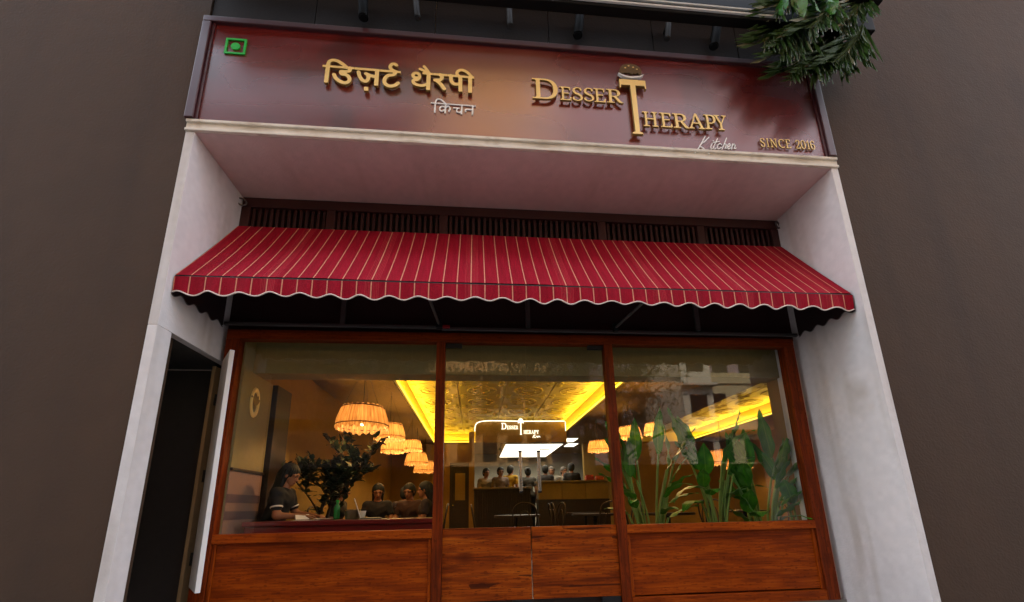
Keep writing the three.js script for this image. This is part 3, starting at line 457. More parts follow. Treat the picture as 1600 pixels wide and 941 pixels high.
// recessed tin ceilings, their tiles and glowing coves
function tray(x0, x1, z0, z1, nx, nz, label, sides) {
  const t = thing('tin_ceiling', label, 'ceiling');
  const y = 3.3; mesh('border', [bx(x0 - 0.03, x0, 3.02, y + 0.1, z1, z0), bx(x1, x1 + 0.03, 3.02, y + 0.1, z1, z0), bx(x0, x1, 3.02, y + 0.1, z1 - 0.03, z1), bx(x0, x1, 3.02, y + 0.1, z0, z0 + 0.03)], M.tin, t);
  mesh('backing', bx(x0, x1, y + 0.03, y + 0.08, z1, z0), M.tin, t);
  const w = (x1 - x0) / nx, d = (z0 - z1) / nz, parts = [bx(-w / 2 + 0.012, w / 2 - 0.012, 0, 0.03, -d / 2 + 0.012, d / 2 - 0.012, 0.006)];
  const q = (g, px, pz) => { g.rotateX(Math.PI / 2); g.translate(px, 0, pz); return worldUV(g); }, m = Math.min(w, d);
  parts.push(q(new THREE.TorusGeometry(m * 0.32, 0.016, 6, 28), 0, 0), q(new THREE.TorusGeometry(m * 0.16, 0.014, 6, 20), 0, 0));
  for (let k = 0; k < 8; k++) { const g = new THREE.SphereGeometry(0.03, 6, 5); g.scale(2.2, 0.5, 0.8); g.rotateY(k * Math.PI / 4); g.translate(Math.cos(k * Math.PI / 4) * m * 0.24, 0, -Math.sin(k * Math.PI / 4) * m * 0.24); parts.push(worldUV(g)); }
  for (const sx of [-1, 1]) for (const sz of [-1, 1]) { const g = new THREE.SphereGeometry(0.05, 8, 6); g.scale(1.2, 0.4, 1.2); g.translate(sx * (w / 2 - 0.1), 0, sz * (d / 2 - 0.1)); parts.push(worldUV(g)); }
  const tg = join(parts); for (let i = 0; i < nx; i++) for (let j = 0; j < nz; j++) { const e = mesh('tile', tg, M.tin, t); e.position.set(x0 + w * (i + 0.5), y, z1 + d * (j + 0.5)); }
  const L = (z0 - z1), zc = (z0 + z1) / 2;
  for (const s of sides) {
    if (s === 'l') { mesh('cove_light', bx(x0 + 0.004, x0 + 0.03, 3.03, 3.05, z1 + 0.05, z0 - 0.02), M.cove, t); rectLight(0xffcc3a, 24, L, 0.06, [x0 + 0.05, 3.06, zc], [x0 + 0.22, 3.4, zc]); }
    if (s === 'r') { mesh('cove_light', bx(x1 - 0.03, x1 - 0.004, 3.03, 3.05, z1 + 0.05, z0 - 0.02), M.cove, t); rectLight(0xffcc3a, 24, L, 0.06, [x1 - 0.05, 3.06, zc], [x1 - 0.22, 3.4, zc]); }
    if (s === 'b') { mesh('cove_light', bx(x0 + 0.04, x1 - 0.04, 3.03, 3.05, z1 + 0.004, z1 + 0.03), M.cove, t); rectLight(0xffcc3a, 24, x1 - x0, 0.06, [(x0 + x1) / 2, 3.06, z1 + 0.05], [(x0 + x1) / 2, 3.4, z1 + 0.22]); }
  }
}
tray(-1.81, 1.86, -1.28, -8.27, 4, 8, 'gold embossed tin ceiling with glowing yellow edges above the entrance doors', ['l', 'r', 'b']);
tray(4.23, 6.22, -1.28, -8.27, 2, 8, 'gold tin ceiling strip with a yellow glowing edge seen through the right window', ['r']);

{ // arched fascia over the open kitchen with its little lit sign
  const b = thing('kitchen_fascia', 'brown kitchen fascia with a rounded lit outline beneath the gold ceiling', 'fascia');
  const s = new THREE.Shape(); s.moveTo(-0.56, 2.66); s.lineTo(1.78, 2.66); s.lineTo(1.78, 3.2); s.lineTo(-0.36, 3.2); s.quadraticCurveTo(-0.56, 3.2, -0.56, 3.0); const g = extr([s], 0.3); g.translate(0, 0, -6.3); mesh('face', g, M.tan, b);
  const pts = [[-0.57, 2.95, -5.985], [-0.57, 3.03, -5.985], [-0.53, 3.15, -5.985], [-0.4, 3.205, -5.985], [0.6, 3.21, -5.985], [1.74, 3.21, -5.985]]; mesh('light_strip', tube(pts, 0.012, 6, 60), M.signGlow, b); mesh('light_strip', bx(1.755, 1.77, 2.95, 3.2, -5.995, -5.98), M.signGlow, b);
  rectLight(0xffe0a0, 1.2, 2.2, 0.05, [0.6, 3.18, -5.9], [0.6, 2.4, -6.1]);
  const t = thing('glowing_name_sign', 'tiny glowing white shop name on the brown kitchen fascia', 'sign', [0.1, 2.94, -5.985]);
  const put = (ch, x0, x1, y0, y1) => mesh('letter', fitLetter(ch, x0, x1, y0, y1, 0.012, 0), M.signGlow, t);
  put('D', 0, 0.13, 0.06, 0.22); [...'ESSER'].forEach((c, i) => put(c, 0.145 + i * 0.058, 0.197 + i * 0.058, 0.06, 0.15)); const gT = bigT(1, 0.012); gT.scale(0.14, 0.24, 1); gT.translate(0.50, -0.08, 0); mesh('letter', gT, M.signGlow, t);
  const dm = new THREE.SphereGeometry(0.06, 12, 8, 0, Math.PI * 2, 0, Math.PI / 2); dm.scale(1, 0.9, 0.3); dm.translate(0.5, 0.285, 0.006); mesh('dome', dm, M.signGlow, t);
  [...'HERAPY'].forEach((c, i) => put(c, 0.57 + i * 0.066, 0.63 + i * 0.066, -0.06, 0.03)); const kt = extr(strokeShapes([[[0.8, -0.16, 0.007], [0.84, -0.09, 0.007]], [[0.87, -0.09, 0.006], [0.82, -0.125, 0.006], [0.87, -0.165, 0.006]], [[0.88, -0.15, 0.006], [0.91, -0.12, 0.006], [0.93, -0.155, 0.006], [0.96, -0.12, 0.006], [0.99, -0.15, 0.006]]], 0.005), 0.01); mesh('script', kt, M.signGlow, t);
}
{ // kitchen: raised floor, light box, counters, back door
  const k = struct('kitchen_floor', bx(-0.6, 3.4, FL, FL + 0.3, -10.9, -6.35), M.floor);
  const l = thing('light_panel', 'large white glowing ceiling panel over the kitchen counter', 'light', [1.05, 2.74, -8.2]);
  mesh('box', bx(-0.8, 0.85, 0.012, 0.26, -1.6, 1.6), M.counterTop, l); for (let i = 0; i < 2; i++) mesh('diffuser', bx(-0.77 + i * 0.8, 0.01 + i * 0.8, 0, 0.01, -1.57, 1.57), M.panelLight, l);
  for (const z of [0.3, 0.8]) mesh('vent', bx(0.3, 0.62, -0.012, -0.002, z, z + 0.14, 0.002), M.black, l);
  rectLight(0xfff0d8, 2.2, 1.6, 3.1, [1.05, 2.725, -8.2], [1.05, 0, -8.2]);
  for (const [x, z, label] of [[2.25, -7.6, 'small white ceiling light right of the large glowing panel'], [2.5, -8.6, 'second small white ceiling light behind the large glowing panel']]) { const s = thing('ceiling_light', label, 'light', [x, 2.96, z]); mesh('diffuser', bx(-0.16, 0.16, 0, 0.012, -0.3, 0.3, 0.004), M.panelLight, s); mesh('frame', bx(-0.18, 0.18, 0.013, 0.04, -0.32, 0.32, 0.004), M.whitePaint, s); rectLight(0xfff0d8, 3, 0.32, 0.6, [x, 2.95, z], [x, 0, z]); }
  const c1 = thing('service_counter', 'dark slatted counter on the left of the kitchen opening', 'counter', [0.11, FL, -6.0]);
  mesh('top', bx(-0.73, 0.72, 1.36, 1.4, -0.4, 0.04, 0.006), M.counterTop, c1); mesh('body', bx(-0.7, 0.7, 0, 1.359, -0.35, -0.03), M.darkWood, c1); const sg = bx(-0.014, 0.014, 0.05, 1.34, -0.029, -0.005, 0.003); for (let i = 0; i < 24; i++) { const m = mesh('slat', sg, M.darkWood, c1); m.position.x = -0.68 + i * 0.0591; }
  const c2 = thing('display_counter', 'pale fronted counter on the right of the kitchen opening', 'counter', [1.9, FL, -6.0]);
  mesh('top', bx(-0.93, 0.93, 1.5, 1.54, -0.45, 0.05, 0.006), M.counterTop, c2); for (let i = 0; i < 3; i++) mesh('front_panel', bx(-0.9 + i * 0.6 + 0.004, -0.3 + i * 0.6 - 0.004, 1.08, 1.498, -0.3, 0.0, 0.004), M.beige, c2); mesh('body', bx(-0.9, 0.9, 0, 1.078, -0.4, -0.02), M.darkWood, c2);
  for (const [x, h, hexc, label] of [[2.35, 0.12, 0xb43a1c, 'orange red packet on the right end of the pale counter'], [2.6, 0.09, 0xd0642a, 'second orange packet at the end of the pale counter']]) { const o = thing('snack_packet', label, 'packet', [x, FL + 1.54, -6.1]); mesh('pouch', bx(-0.11, 0.11, 0, h, -0.05, 0.05, 0.03), std({ color: hexc, roughness: 0.5 }), o); mesh('seal', bx(-0.1, 0.1, h, h + 0.02, -0.008, 0.008, 0.003), std({ color: hexc, roughness: 0.5 }), o); }
  struct('kitchen_side_wall', bx(-0.72, -0.58, FL, 3.0, -11, -6.3), M.tan);
  struct('dining_back_wall', [bx(-3.05, -1.32, FL, 3.0, -8.5, -8.35), bx(-1.32, -0.72, 2.42, 3.0, -8.5, -8.35)], M.tan); struct('dining_far_wall', bx(2.82, 7.6, FL, 3.0, -8.5, -8.35), M.tan);
  const d = thing('back_door', 'dark brown door with a pale notice at the back of the dining room', 'door', [-1.02, FL, -8.4]);
  mesh('leaf', bx(-0.29, 0.29, 0, 2.25, -0.05, 0.0), M.darkWood, d); mesh('frame', [bx(-0.3, -0.245, 0, 2.27, 0.001, 0.05, 0.004), bx(0.245, 0.3, 0, 2.27, 0.001, 0.05, 0.004), bx(-0.244, 0.244, 2.21, 2.27, 0.001, 0.05, 0.004)], M.darkWood, d); mesh('notice', bx(-0.14, 0.16, 1.15, 1.95, 0.002, 0.012), M.beige, d); mesh('knob', (() => { const g = new THREE.SphereGeometry(0.03, 10, 8); g.translate(-0.2, 1.0, 0.04); return g; })(), M.steel, d);
}
// pendant lamps: pleated cane drums hung by three wires
M.cane = phy({ map: tex(256, 64, (u, v) => { const s = vn(u, v, 64, 2, 171), q = vn(u, v, 128, 6, 173); return mix3(hx(0x70471f), hx(0xcaa06a), clamp(0.6 * s + 0.5 * q)); }), transmission: 0.4, thickness: 0, roughness: 1, side: THREE.DoubleSide });
M.caneBand = std({ color: 0x5c3418, roughness: 0.7 });
function lampGeo() {
  const N = 96, P = [], U = [], I = [], lv = [[0.245, 0.15], [0.262, 0.13], [0.3, 0.0], [0.325, -0.1], [0.318, -0.15]];
  for (let j = 0; j < lv.length; j++) for (let i = 0; i <= N; i++) { const a = i / N * Math.PI * 2, pl = 0.016 * Math.cos(a * 24) * (j === 1 || j === 3 ? 0.5 : 1), r = lv[j][0] + pl, y = lv[j][1] + (j === 4 ? 0.018 * Math.sin(a * 24 + 0.6) + 0.01 * Math.sin(a * 7) : j === 0 ? 0.012 * Math.sin(a * 24) : 0); P.push(Math.cos(a) * r, y, Math.sin(a) * r); U.push(i / N * 3, j / 4); }
  for (let j = 0; j + 1 < lv.length; j++) for (let i = 0; i < N; i++) { const q = j * (N + 1) + i; I.push(q, q + 1, q + N + 1, q + 1, q + N + 2, q + N + 1); }
  const g = new THREE.BufferGeometry(); g.setAttribute('position', new THREE.Float32BufferAttribute(P, 3)); g.setAttribute('uv', new THREE.Float32BufferAttribute(U, 2)); g.setIndex(I); g.computeVertexNormals(); return g;
}
{
  const root = thing('pendant_lamp', 'largest pleated cane pendant lamp, above the seated woman in the left window', 'pendant lamp', [-2.02, 2.21, -1.0], 0, 'pleated cane pendant lamps');
  const sh = mesh('shade', lampGeo(), M.cane, root);
  for (const [y, r] of [[0.13, 0.268], [-0.1, 0.33]]) { const t = new THREE.TorusGeometry(r, 0.007, 6, 48); t.rotateX(Math.PI / 2); t.translate(0, y, 0); mesh('hoop', t, M.caneBand, sh); }
  for (let k = 0; k < 3; k++) { const a = k * 2.094 + 0.5; mesh('wire', rod([Math.cos(a) * 0.25, 0.14, Math.sin(a) * 0.25], [0, 0.72, 0], 0.0022, 4), M.black, root); }
  mesh('cord', rod([0, 0.02, 0], [0, 0.79, 0], 0.004, 6), M.black, root);
  const bu = new THREE.SphereGeometry(0.035, 14, 10); bu.scale(1, 1.5, 1); bu.translate(0, -0.045, 0); mesh('bulb', bu, M.bulb, root);
  const so = new THREE.CylinderGeometry(0.02, 0.02, 0.05, 10); so.translate(0, 0.02, 0); mesh('socket', so, M.black, root);
  const L = [[-1.86, 2.2, -1.95, 0.7, 'second cane lamp of the left row, half behind the largest one'], [-2.05, 2.16, -3.2, 0.62, 'third cane lamp of the left row, below the second'], [-1.76, 2.22, -3.5, 0.6, 'fourth cane lamp of the left row, next to the yellow cove'], [-1.88, 2.16, -5.1, 0.78, 'fifth cane lamp of the left row'], [-1.88, 2.14, -6.7, 0.85, 'farthest cane lamp of the left row, low beside the mullion'],
    [1.86, 2.2, -3.6, 0.62, 'single cane lamp seen through the right door leaf by the mullion'], [2.22, 2.2, -1.75, 0.5, 'cane lamp behind the leaves at the left of the right window'], [5.5, 2.15, -5.3, 1, 'far cane lamp seen beside the middle plant in the right window'], [6.6, 2.15, -6.4, 1, 'farthest cane lamp at the right, behind the rightmost plant'], [1.62, 2.05, -1.25, 0.5, 'small cane lamp just right of the right mullion']];
  const lights = [[-2.02, 2.21, -1.0, 1]];
  for (const [x, y, z, s, label] of L) { const c = dup(root, 'pendant_lamp', label, [x, y, z], R() * 6); c.scale.set(s, s * 1.15, s); lights.push([x, y, z, s]); }
  for (const [x, y, z, s] of lights) { const p = new THREE.PointLight(0xffcb86, 1.5 * LAMP * Math.sqrt(s), 0, 2); p.position.set(x, y - 0.045 * s, z); p.castShadow = true; p.shadow.radius = 2; scene.add(p); }
}
// window counter, tables, chairs
{
  const t = thing('window_table', 'long glossy maroon table just inside the left window', 'table', [-1.95, FL, -0.48]);
  mesh('top', bx(-1.0, 0.98, 0.755, 0.805, -0.26, 0.26, 0.008), M.maroonTop, t); mesh('apron', bx(-0.98, 0.96, 0.655, 0.754, 0.2, 0.235, 0.004), M.maroonTop, t); for (const x of [-0.94, 0.9]) for (const z of [-0.2, 0.17]) mesh('leg', bx(x, x + 0.05, 0, 0.653, z, z + 0.05, 0.004), M.darkWood, t);
  const table = thing('dining_table', 'dark round dining table nearest the left window diners', 'table', [-1.9, FL, -2.0], 0, 'dark dining tables');
  const tp = new THREE.CylinderGeometry(0.42, 0.42, 0.035, 32); tp.translate(0, 0.75, 0); mesh('top', tp, M.darkWood, table); mesh('column', rod([0, 0.03, 0], [0, 0.73, 0], 0.035), M.black, table); const bs = new THREE.CylinderGeometry(0.24, 0.27, 0.03, 24); bs.translate(0, 0.015, 0); mesh('base', bs, M.black, table);
  [[0.2, -3.4, 'dark round table behind the left door leaf'], [1.6, -3.2, 'dark round table behind the right door leaf'], [-1.9, -4.6, 'dark round table far back in the left row'], [2.6, -2.4, 'dark round table behind the plants of the right window'], [1.9, -5.0, 'dark round table in front of the pale counter'], [4.6, -3.4, 'dark round table far right behind the plants']].forEach(([x, z, label]) => dup(table, 'dining_table', label, [x, FL, z]));
  const ch = thing('bentwood_chair', 'dark bentwood chair facing the nearest round table, left row', 'chair', [-1.22, FL, -2.1], -1.5, 'dark bentwood dining chairs');
  const st = new THREE.CylinderGeometry(0.21, 0.2, 0.03, 24); st.translate(0, 0.46, 0); mesh('seat', st, M.darkWood, ch);
  for (const [x, z] of [[-0.15, 0.15], [0.15, 0.15]]) mesh('leg', rod([x * 1.2, 0, z * 1.2], [x, 0.45, z], 0.015), M.darkWood, ch);
  for (const x of [-1, 1]) mesh('leg', rod([x * 0.19, 0, -0.2], [x * 0.15, 0.45, -0.14], 0.015), M.darkWood, ch);
  mesh('backrest', tube([[-0.17, 0.46, -0.15], [-0.2, 0.75, -0.2], [-0.15, 0.92, -0.23], [0, 0.97, -0.24], [0.15, 0.92, -0.23], [0.2, 0.75, -0.2], [0.17, 0.46, -0.15]], 0.014, 6, 30), M.darkWood, ch);
  mesh('back_hoop', tube([[-0.1, 0.46, -0.17], [-0.11, 0.7, -0.2], [0, 0.85, -0.22], [0.11, 0.7, -0.2], [0.1, 0.46, -0.17]], 0.009, 6, 24), M.darkWood, ch);
  const hr = new THREE.TorusGeometry(0.17, 0.008, 6, 24); hr.rotateX(Math.PI / 2); hr.translate(0, 0.22, 0); mesh('stretcher', hr, M.darkWood, ch);
  [[-2.72, -2.1, 1.5, 'dark bentwood chair left of the nearest round table'], [-2.15, -2.72, 0, 'dark bentwood chair behind the nearest round table, left of two'], [-1.6, -2.72, 0, 'dark bentwood chair behind the nearest round table, right of two'], [-1.85, -3.5, Math.PI, 'dark bentwood chair back to back with the nearest group'], [0.8, -3.3, -1.4, 'dark chair right of the table behind the left door leaf'], [-0.4, -3.5, 1.6, 'dark chair left of the table behind the left door leaf'], [0.25, -2.75, 3.1, 'dark chair with its back to the left door leaf'], [1.05, -3.15, 1.5, 'dark chair left of the table behind the right door leaf'], [1.62, -2.55, 3.2, 'dark chair with its back to the right door leaf'], [2.2, -3.25, -1.5, 'dark chair right of the table behind the right door leaf'], [3.2, -2.4, -1.5, 'dark chair behind the middle plant'], [2.0, -2.3, 1.5, 'dark chair behind the leftmost plant'], [1.3, -4.9, 1.5, 'dark chair near the pale counter'], [5.2, -3.4, -1.6, 'dark chair at the far right table'], [4.0, -3.4, 1.6, 'dark chair behind the rightmost plant']].forEach(([x, z, a, label]) => dup(ch, 'bentwood_chair', label, [x, FL, z], a));
}
{ // things on the window table
  const y = FL + 0.807;
  const lap = thing('laptop', 'open pale laptop seen edge on at the right of the window table', 'laptop', [-1.72, y, -0.46], Math.PI / 2 + 0.25);
  mesh('base', bx(-0.16, 0.16, 0, 0.014, -0.11, 0.11, 0.004), M.greySteel, lap); const scn = bx(-0.16, 0.16, 0, 0.22, -0.005, 0.003, 0.003); scn.rotateX(-0.35); scn.translate(0, 0.012, -0.105); mesh('screen', scn, M.whitePaint, lap);
  const ph = thing('tablet', 'small pale tablet propped in front of the seated woman', 'tablet', [-2.43, y, -0.42], 0.5); const pg = bx(-0.075, 0.075, 0, 0.1, -0.004, 0.004, 0.003); pg.rotateX(-0.9); mesh('body', pg, M.greySteel, ph); const ps = bx(-0.066, 0.066, 0.008, 0.092, 0.0045, 0.006); ps.rotateX(-0.9); mesh('screen', ps, M.whitePaint, ph);
  const bo = thing('water_bottle', 'green plastic bottle standing on the window table', 'bottle', [-2.12, y, -0.56]); const prof = [[0, 0], [0.032, 0], [0.034, 0.01], [0.034, 0.07], [0.031, 0.08], [0.034, 0.09], [0.034, 0.13], [0.014, 0.17], [0.014, 0.19], [0, 0.19]].map((p) => new THREE.Vector2(...p)); mesh('body', new THREE.LatheGeometry(prof, 20), phy({ color: 0x2fae5a, roughness: 0.25, transmission: 0.3, thickness: 0 }), bo); const cp = new THREE.CylinderGeometry(0.017, 0.017, 0.022, 14); cp.translate(0, 0.2, 0); mesh('cap', cp, M.green, bo);
  const tin = thing('metal_caddy', 'round metal caddy beside the green bottle', 'caddy', [-1.96, y, -0.62]); const cy = new THREE.CylinderGeometry(0.085, 0.08, 0.1, 28, 1, true); cy.translate(0, 0.05, 0); mesh('body', cy, std({ color: 0x8a8574, roughness: 0.4, metalness: 0.6, side: THREE.DoubleSide }), tin); const rm = new THREE.TorusGeometry(0.085, 0.006, 6, 28); rm.rotateX(Math.PI / 2); rm.translate(0, 0.1, 0); mesh('rim', rm, M.steel, tin); const bt = new THREE.CylinderGeometry(0.08, 0.08, 0.006, 28); bt.translate(0, 0.004, 0); mesh('base', bt, M.steel, tin);
  const pl = thing('plate', 'white plate on the window table in front of the seated woman', 'plate', [-2.2, y, -0.4]); mesh('dish', new THREE.LatheGeometry([[0, 0.003], [0.06, 0.003], [0.1, 0.014], [0.102, 0.017], [0.06, 0.007], [0, 0.007]].map((p) => new THREE.Vector2(...p)), 28), M.whitePaint, pl);
  const nap = thing('paper_cup', 'small white paper cup next to the laptop', 'cup', [-1.82, y, -0.5]); mesh('body', new THREE.LatheGeometry([[0, 0], [0.026, 0], [0.036, 0.085], [0.038, 0.087], [0.034, 0.085], [0.025, 0.004], [0, 0.004]].map((p) => new THREE.Vector2(...p)), 20), M.whitePaint, nap);
  const pa = thing('paper_sheet', 'white paper sheets lying flat along the front of the window table', 'paper', [-2.35, y, -0.3], 0.2); mesh('sheet', bx(-0.13, 0.13, 0, 0.0015, -0.05, 0.07), M.whitePaint, pa);
}
// ---------------------------------------------------------------- plants
function leafGeo(len, wid, bend, fold, n = 8, tip = 1.6) { // blade along +y from the origin, drooping towards +z
  const P = [], U = [], I = [];
  for (let i = 0; i <= n; i++) { const t = i / n, a = bend * t, w = wid * Math.pow(Math.sin(Math.PI * Math.min(1, 0.04 + 0.96 * Math.pow(t, 0.8))), 0.9) * (1 - 0.15 * t) * 0.5 + 0.001, cy = Math.abs(bend) < 0.01 ? len * t : len * Math.sin(a) / bend, cz = Math.abs(bend) < 0.01 ? 0 : len * (1 - Math.cos(a)) / bend; for (const s of [-1, 0, 1]) { P.push(s * w, cy + 0.3 * fold * Math.abs(s) * w * Math.sin(a), cz + fold * Math.abs(s) * w * Math.cos(a) * 0.6 + 0.012 * Math.sin(t * 17 + s) * Math.abs(s)); U.push(0.5 + s * 0.5, t); } }
  for (let i = 0; i < n; i++) for (let s = 0; s < 2; s++) { const q = i * 3 + s; I.push(q, q + 1, q + 3, q + 1, q + 4, q + 3); }
  const g = new THREE.BufferGeometry(); g.setAttribute('position', new THREE.Float32BufferAttribute(P, 3)); g.setAttribute('uv', new THREE.Float32BufferAttribute(U, 2)); g.setIndex(I); g.computeVertexNormals(); return g.toNonIndexed();
}
const leafTex = tex(128, 256, (u, v) => { const m = Math.abs(u - 0.5) * 2, rib = 0.5 + 0.5 * Math.cos((v * 40 + m * 9) * Math.PI), n = fbm(u, v, 4, 6, 191, 3); let c = mix3(hx(0x30701a), hx(0x82c43a), clamp(n * 0.8 + 0.12 * rib)); if (m < 0.08) c = mix3(c, hx(0x9ab860), 0.7); return c; });
leafTex.wrapS = leafTex.wrapT = THREE.ClampToEdgeWrapping;
M.leaf = phy({ map: leafTex, color: 0xd0f0a8, roughness: 0.55, specularIntensity: 0.4, transmission: 0.3, thickness: 0, side: THREE.DoubleSide });
M.leaf2 = phy({ map: leafTex, color: 0xd8f09a, roughness: 0.5, transmission: 0.35, thickness: 0, side: THREE.DoubleSide });
M.stalk = std({ color: 0x7d9a4a, roughness: 0.55 });
M.darkLeaf = phy({ color: new THREE.Color(0.028, 0.042, 0.014), roughness: 0.4, transmission: 0.15, thickness: 0, side: THREE.DoubleSide });
M.bark = plaster(0x4a3a2c, 197, 0.25, 2);
const place = (g, p, tilt, turn) => { g.rotateX(tilt); g.rotateY(turn); g.translate(...p); return g; };
function heliconia(label, x, z, seed, leaves) {
  const q = mulberry(seed), t = thing('tall_leafy_plant', label, 'plant', [x, FL + 0.28, z], 0, undefined);
  // planter
  for (const [dx, h, dz, tilt, turn, len, wid, bend, light] of leaves) {
    const top = [dx + Math.sin(turn) * 0.12 * h, h, dz + Math.cos(turn) * 0.06 * h];
    const st = mesh('stem', tube([[dx * 0.4, 0, dz * 0.4], [dx * 0.8, h * 0.5, dz * 0.8], top], 0.013, 6, 10), M.stalk, t);
    mesh('leaf', place(leafGeo(len, wid, bend, 0.35, 12), top, tilt, turn), light ? M.leaf2 : M.leaf, t);
  }
  return t;
}
{
  const pl = thing('planter_box', 'long dark planter trough inside the right window', 'planter', [2.05, FL, -0.36]);
  mesh('trough', [bx(-0.98, 0.98, 0.1, 0.55, 0.15, 0.18, 0.006), bx(-0.98, 0.98, 0.1, 0.55, -0.2, -0.17, 0.006), bx(-0.98, -0.95, 0.1, 0.55, -0.169, 0.149), bx(0.95, 0.98, 0.1, 0.55, -0.169, 0.149), bx(-0.949, 0.949, 0.1, 0.13, -0.169, 0.149)], M.darkWood, pl); mesh('soil', bx(-0.949, 0.949, 0.131, 0.5, -0.169, 0.149), M.black, pl);
  for (const x of [-0.8, 0.8]) mesh('foot', bx(x - 0.04, x + 0.04, 0, 0.099, -0.1, 0.1), M.black, pl);
  // dx, h, dz: where the blade leaves its stem; tilt, turn: its lean and heading; then length, width, droop, fresh green
  const clump = (seed, n, lowH, topH, half, wide) => { const q = mulberry(seed), l = []; for (let i = 0; i < n; i++) { const f = i / (n - 1), h = lerp(topH, lowH, f), sd = i % 2 ? 1 : -1, far = half * (0.25 + 0.75 * q()) * (0.5 + 0.5 * Math.sin(Math.PI * (0.25 + 0.6 * f))); l.push([sd * far, h * (0.95 + 0.1 * q()), 0.08 * (q() - 0.3), lerp(0.05, 0.95, f) + 0.25 * (q() - 0.3), sd * (1.3 + 0.5 * (q() - 0.5)) + (q() < 0.3 ? -sd * 0.9 : 0), lerp(0.5, 0.36, f) * (0.85 + 0.35 * q()), wide * (0.62 + 0.42 * q()), 0.3 + 1.0 * q() * (0.4 + f), q() < 0.28 ? 1 : 0]); } return l; };
  heliconia('leftmost tall plant in the right window, spreading upright dark leaves by the mullion', 1.42, -0.36, 5, [...clump(51, 18, 0.45, 1.18, 0.26, 0.2), [-0.12, 1.05, 0, 0.15, -1.4, 0.6, 0.13, 0.2], [-0.02, 0.9, 0.02, 0.25, -1.3, 0.62, 0.13, 0.2], [0.15, 1.02, 0.02, 0.1, 1.4, 0.55, 0.13, -0.2]]);
  heliconia('middle tall plant in the right window with one broad leaf hanging low', 2.24, -0.36, 7, [...clump(52, 15, 0.6, 1.34, 0.15, 0.21), [0.1, 0.95, 0.09, 2.85, 0.9, 0.48, 0.22, -0.1, 1], [-0.06, 0.8, 0.08, 1.2, -1.5, 0.5, 0.13, 1.6, 1], [0.1, 1.3, 0, 0.8, 1.5, 0.42, 0.13, 0.6]]);
  heliconia('rightmost bushy plant in the right window, low and dense', 2.82, -0.36, 9, [...clump(53, 22, 0.36, 1.02, 0.24, 0.2), [-0.08, 1.0, 0.02, 0.02, -0.6, 0.5, 0.17, 0.1], [0.04, 0.9, 0.02, 0.3, 0.9, 0.5, 0.17, 0.2]]);
  heliconia('tall plant at the right end of the right window, against the post', 3.2, -0.42, 13, [[0.0, 1.15, 0, 0.1, -1.3, 0.62, 0.2, 0.1], [-0.03, 0.85, 0.05, 0.4, -1.3, 0.6, 0.18, 0.5], [0.02, 0.6, 0.08, 0.6, -0.8, 0.5, 0.18, 0.8]]);
}
{ // potted dark shrub in the left window
  const t = thing('potted_shrub', 'dark small leaved potted shrub behind the window table, right of the seated woman', 'plant', [-2.5, FL, -1.25]);
  mesh('pot', new THREE.LatheGeometry([[0, 0], [0.16, 0], [0.2, 0.36], [0.21, 0.36], [0.21, 0.4], [0.18, 0.4], [0.17, 0.34], [0, 0.34]].map((p) => new THREE.Vector2(...p)), 24), M.darkWood, t);
  const q = mulberry(77), tips = []; const br = (p, d, len, depth) => { const e = [p[0] + d[0] * len, p[1] + d[1] * len, p[2] + d[2] * len]; mesh('branch', tube([p, [(p[0] + e[0]) / 2 + (q() - 0.5) * 0.03, (p[1] + e[1]) / 2, (p[2] + e[2]) / 2], e], 0.006 + depth * 0.003, 5, 5), M.bark, t); tips.push([p, e]); if (depth > 0) for (let k = 0; k < 3; k++) { const n = V(d[0] + (q() - 0.45) * 2.0, d[1] + (q() - 0.4) * 0.8, d[2] + (q() - 0.5) * 0.9).normalize(); br(e, [n.x, n.y, n.z], (depth === 3 ? 0.42 : len) * (0.62 + 0.25 * q()), depth - 1); } };
  br([0, 0.36, 0], [0.14, 0.98, 0.02], 0.62, 3); br([0.02, 0.36, 0], [-0.12, 0.99, 0.04], 0.5, 3); br([0.03, 0.36, 0.01], [0.3, 0.95, 0.0], 0.75, 2);
  const lv = []; for (const [a, b] of tips.slice(1)) for (let k = 0; k < 10; k++) { const s = q(), g = leafGeo(0.095 + 0.05 * q(), 0.052 + 0.02 * q(), 0.5, 0.3, 3); lv.push(place(g, [lerp(a[0], b[0], s), lerp(a[1], b[1], s), lerp(a[2], b[2], s)], 0.3 + q() * 1.2, q() * 6.28)); }
  const fo = mesh('foliage', lv, M.darkLeaf, t); fo.userData.kind = 'stuff';
}
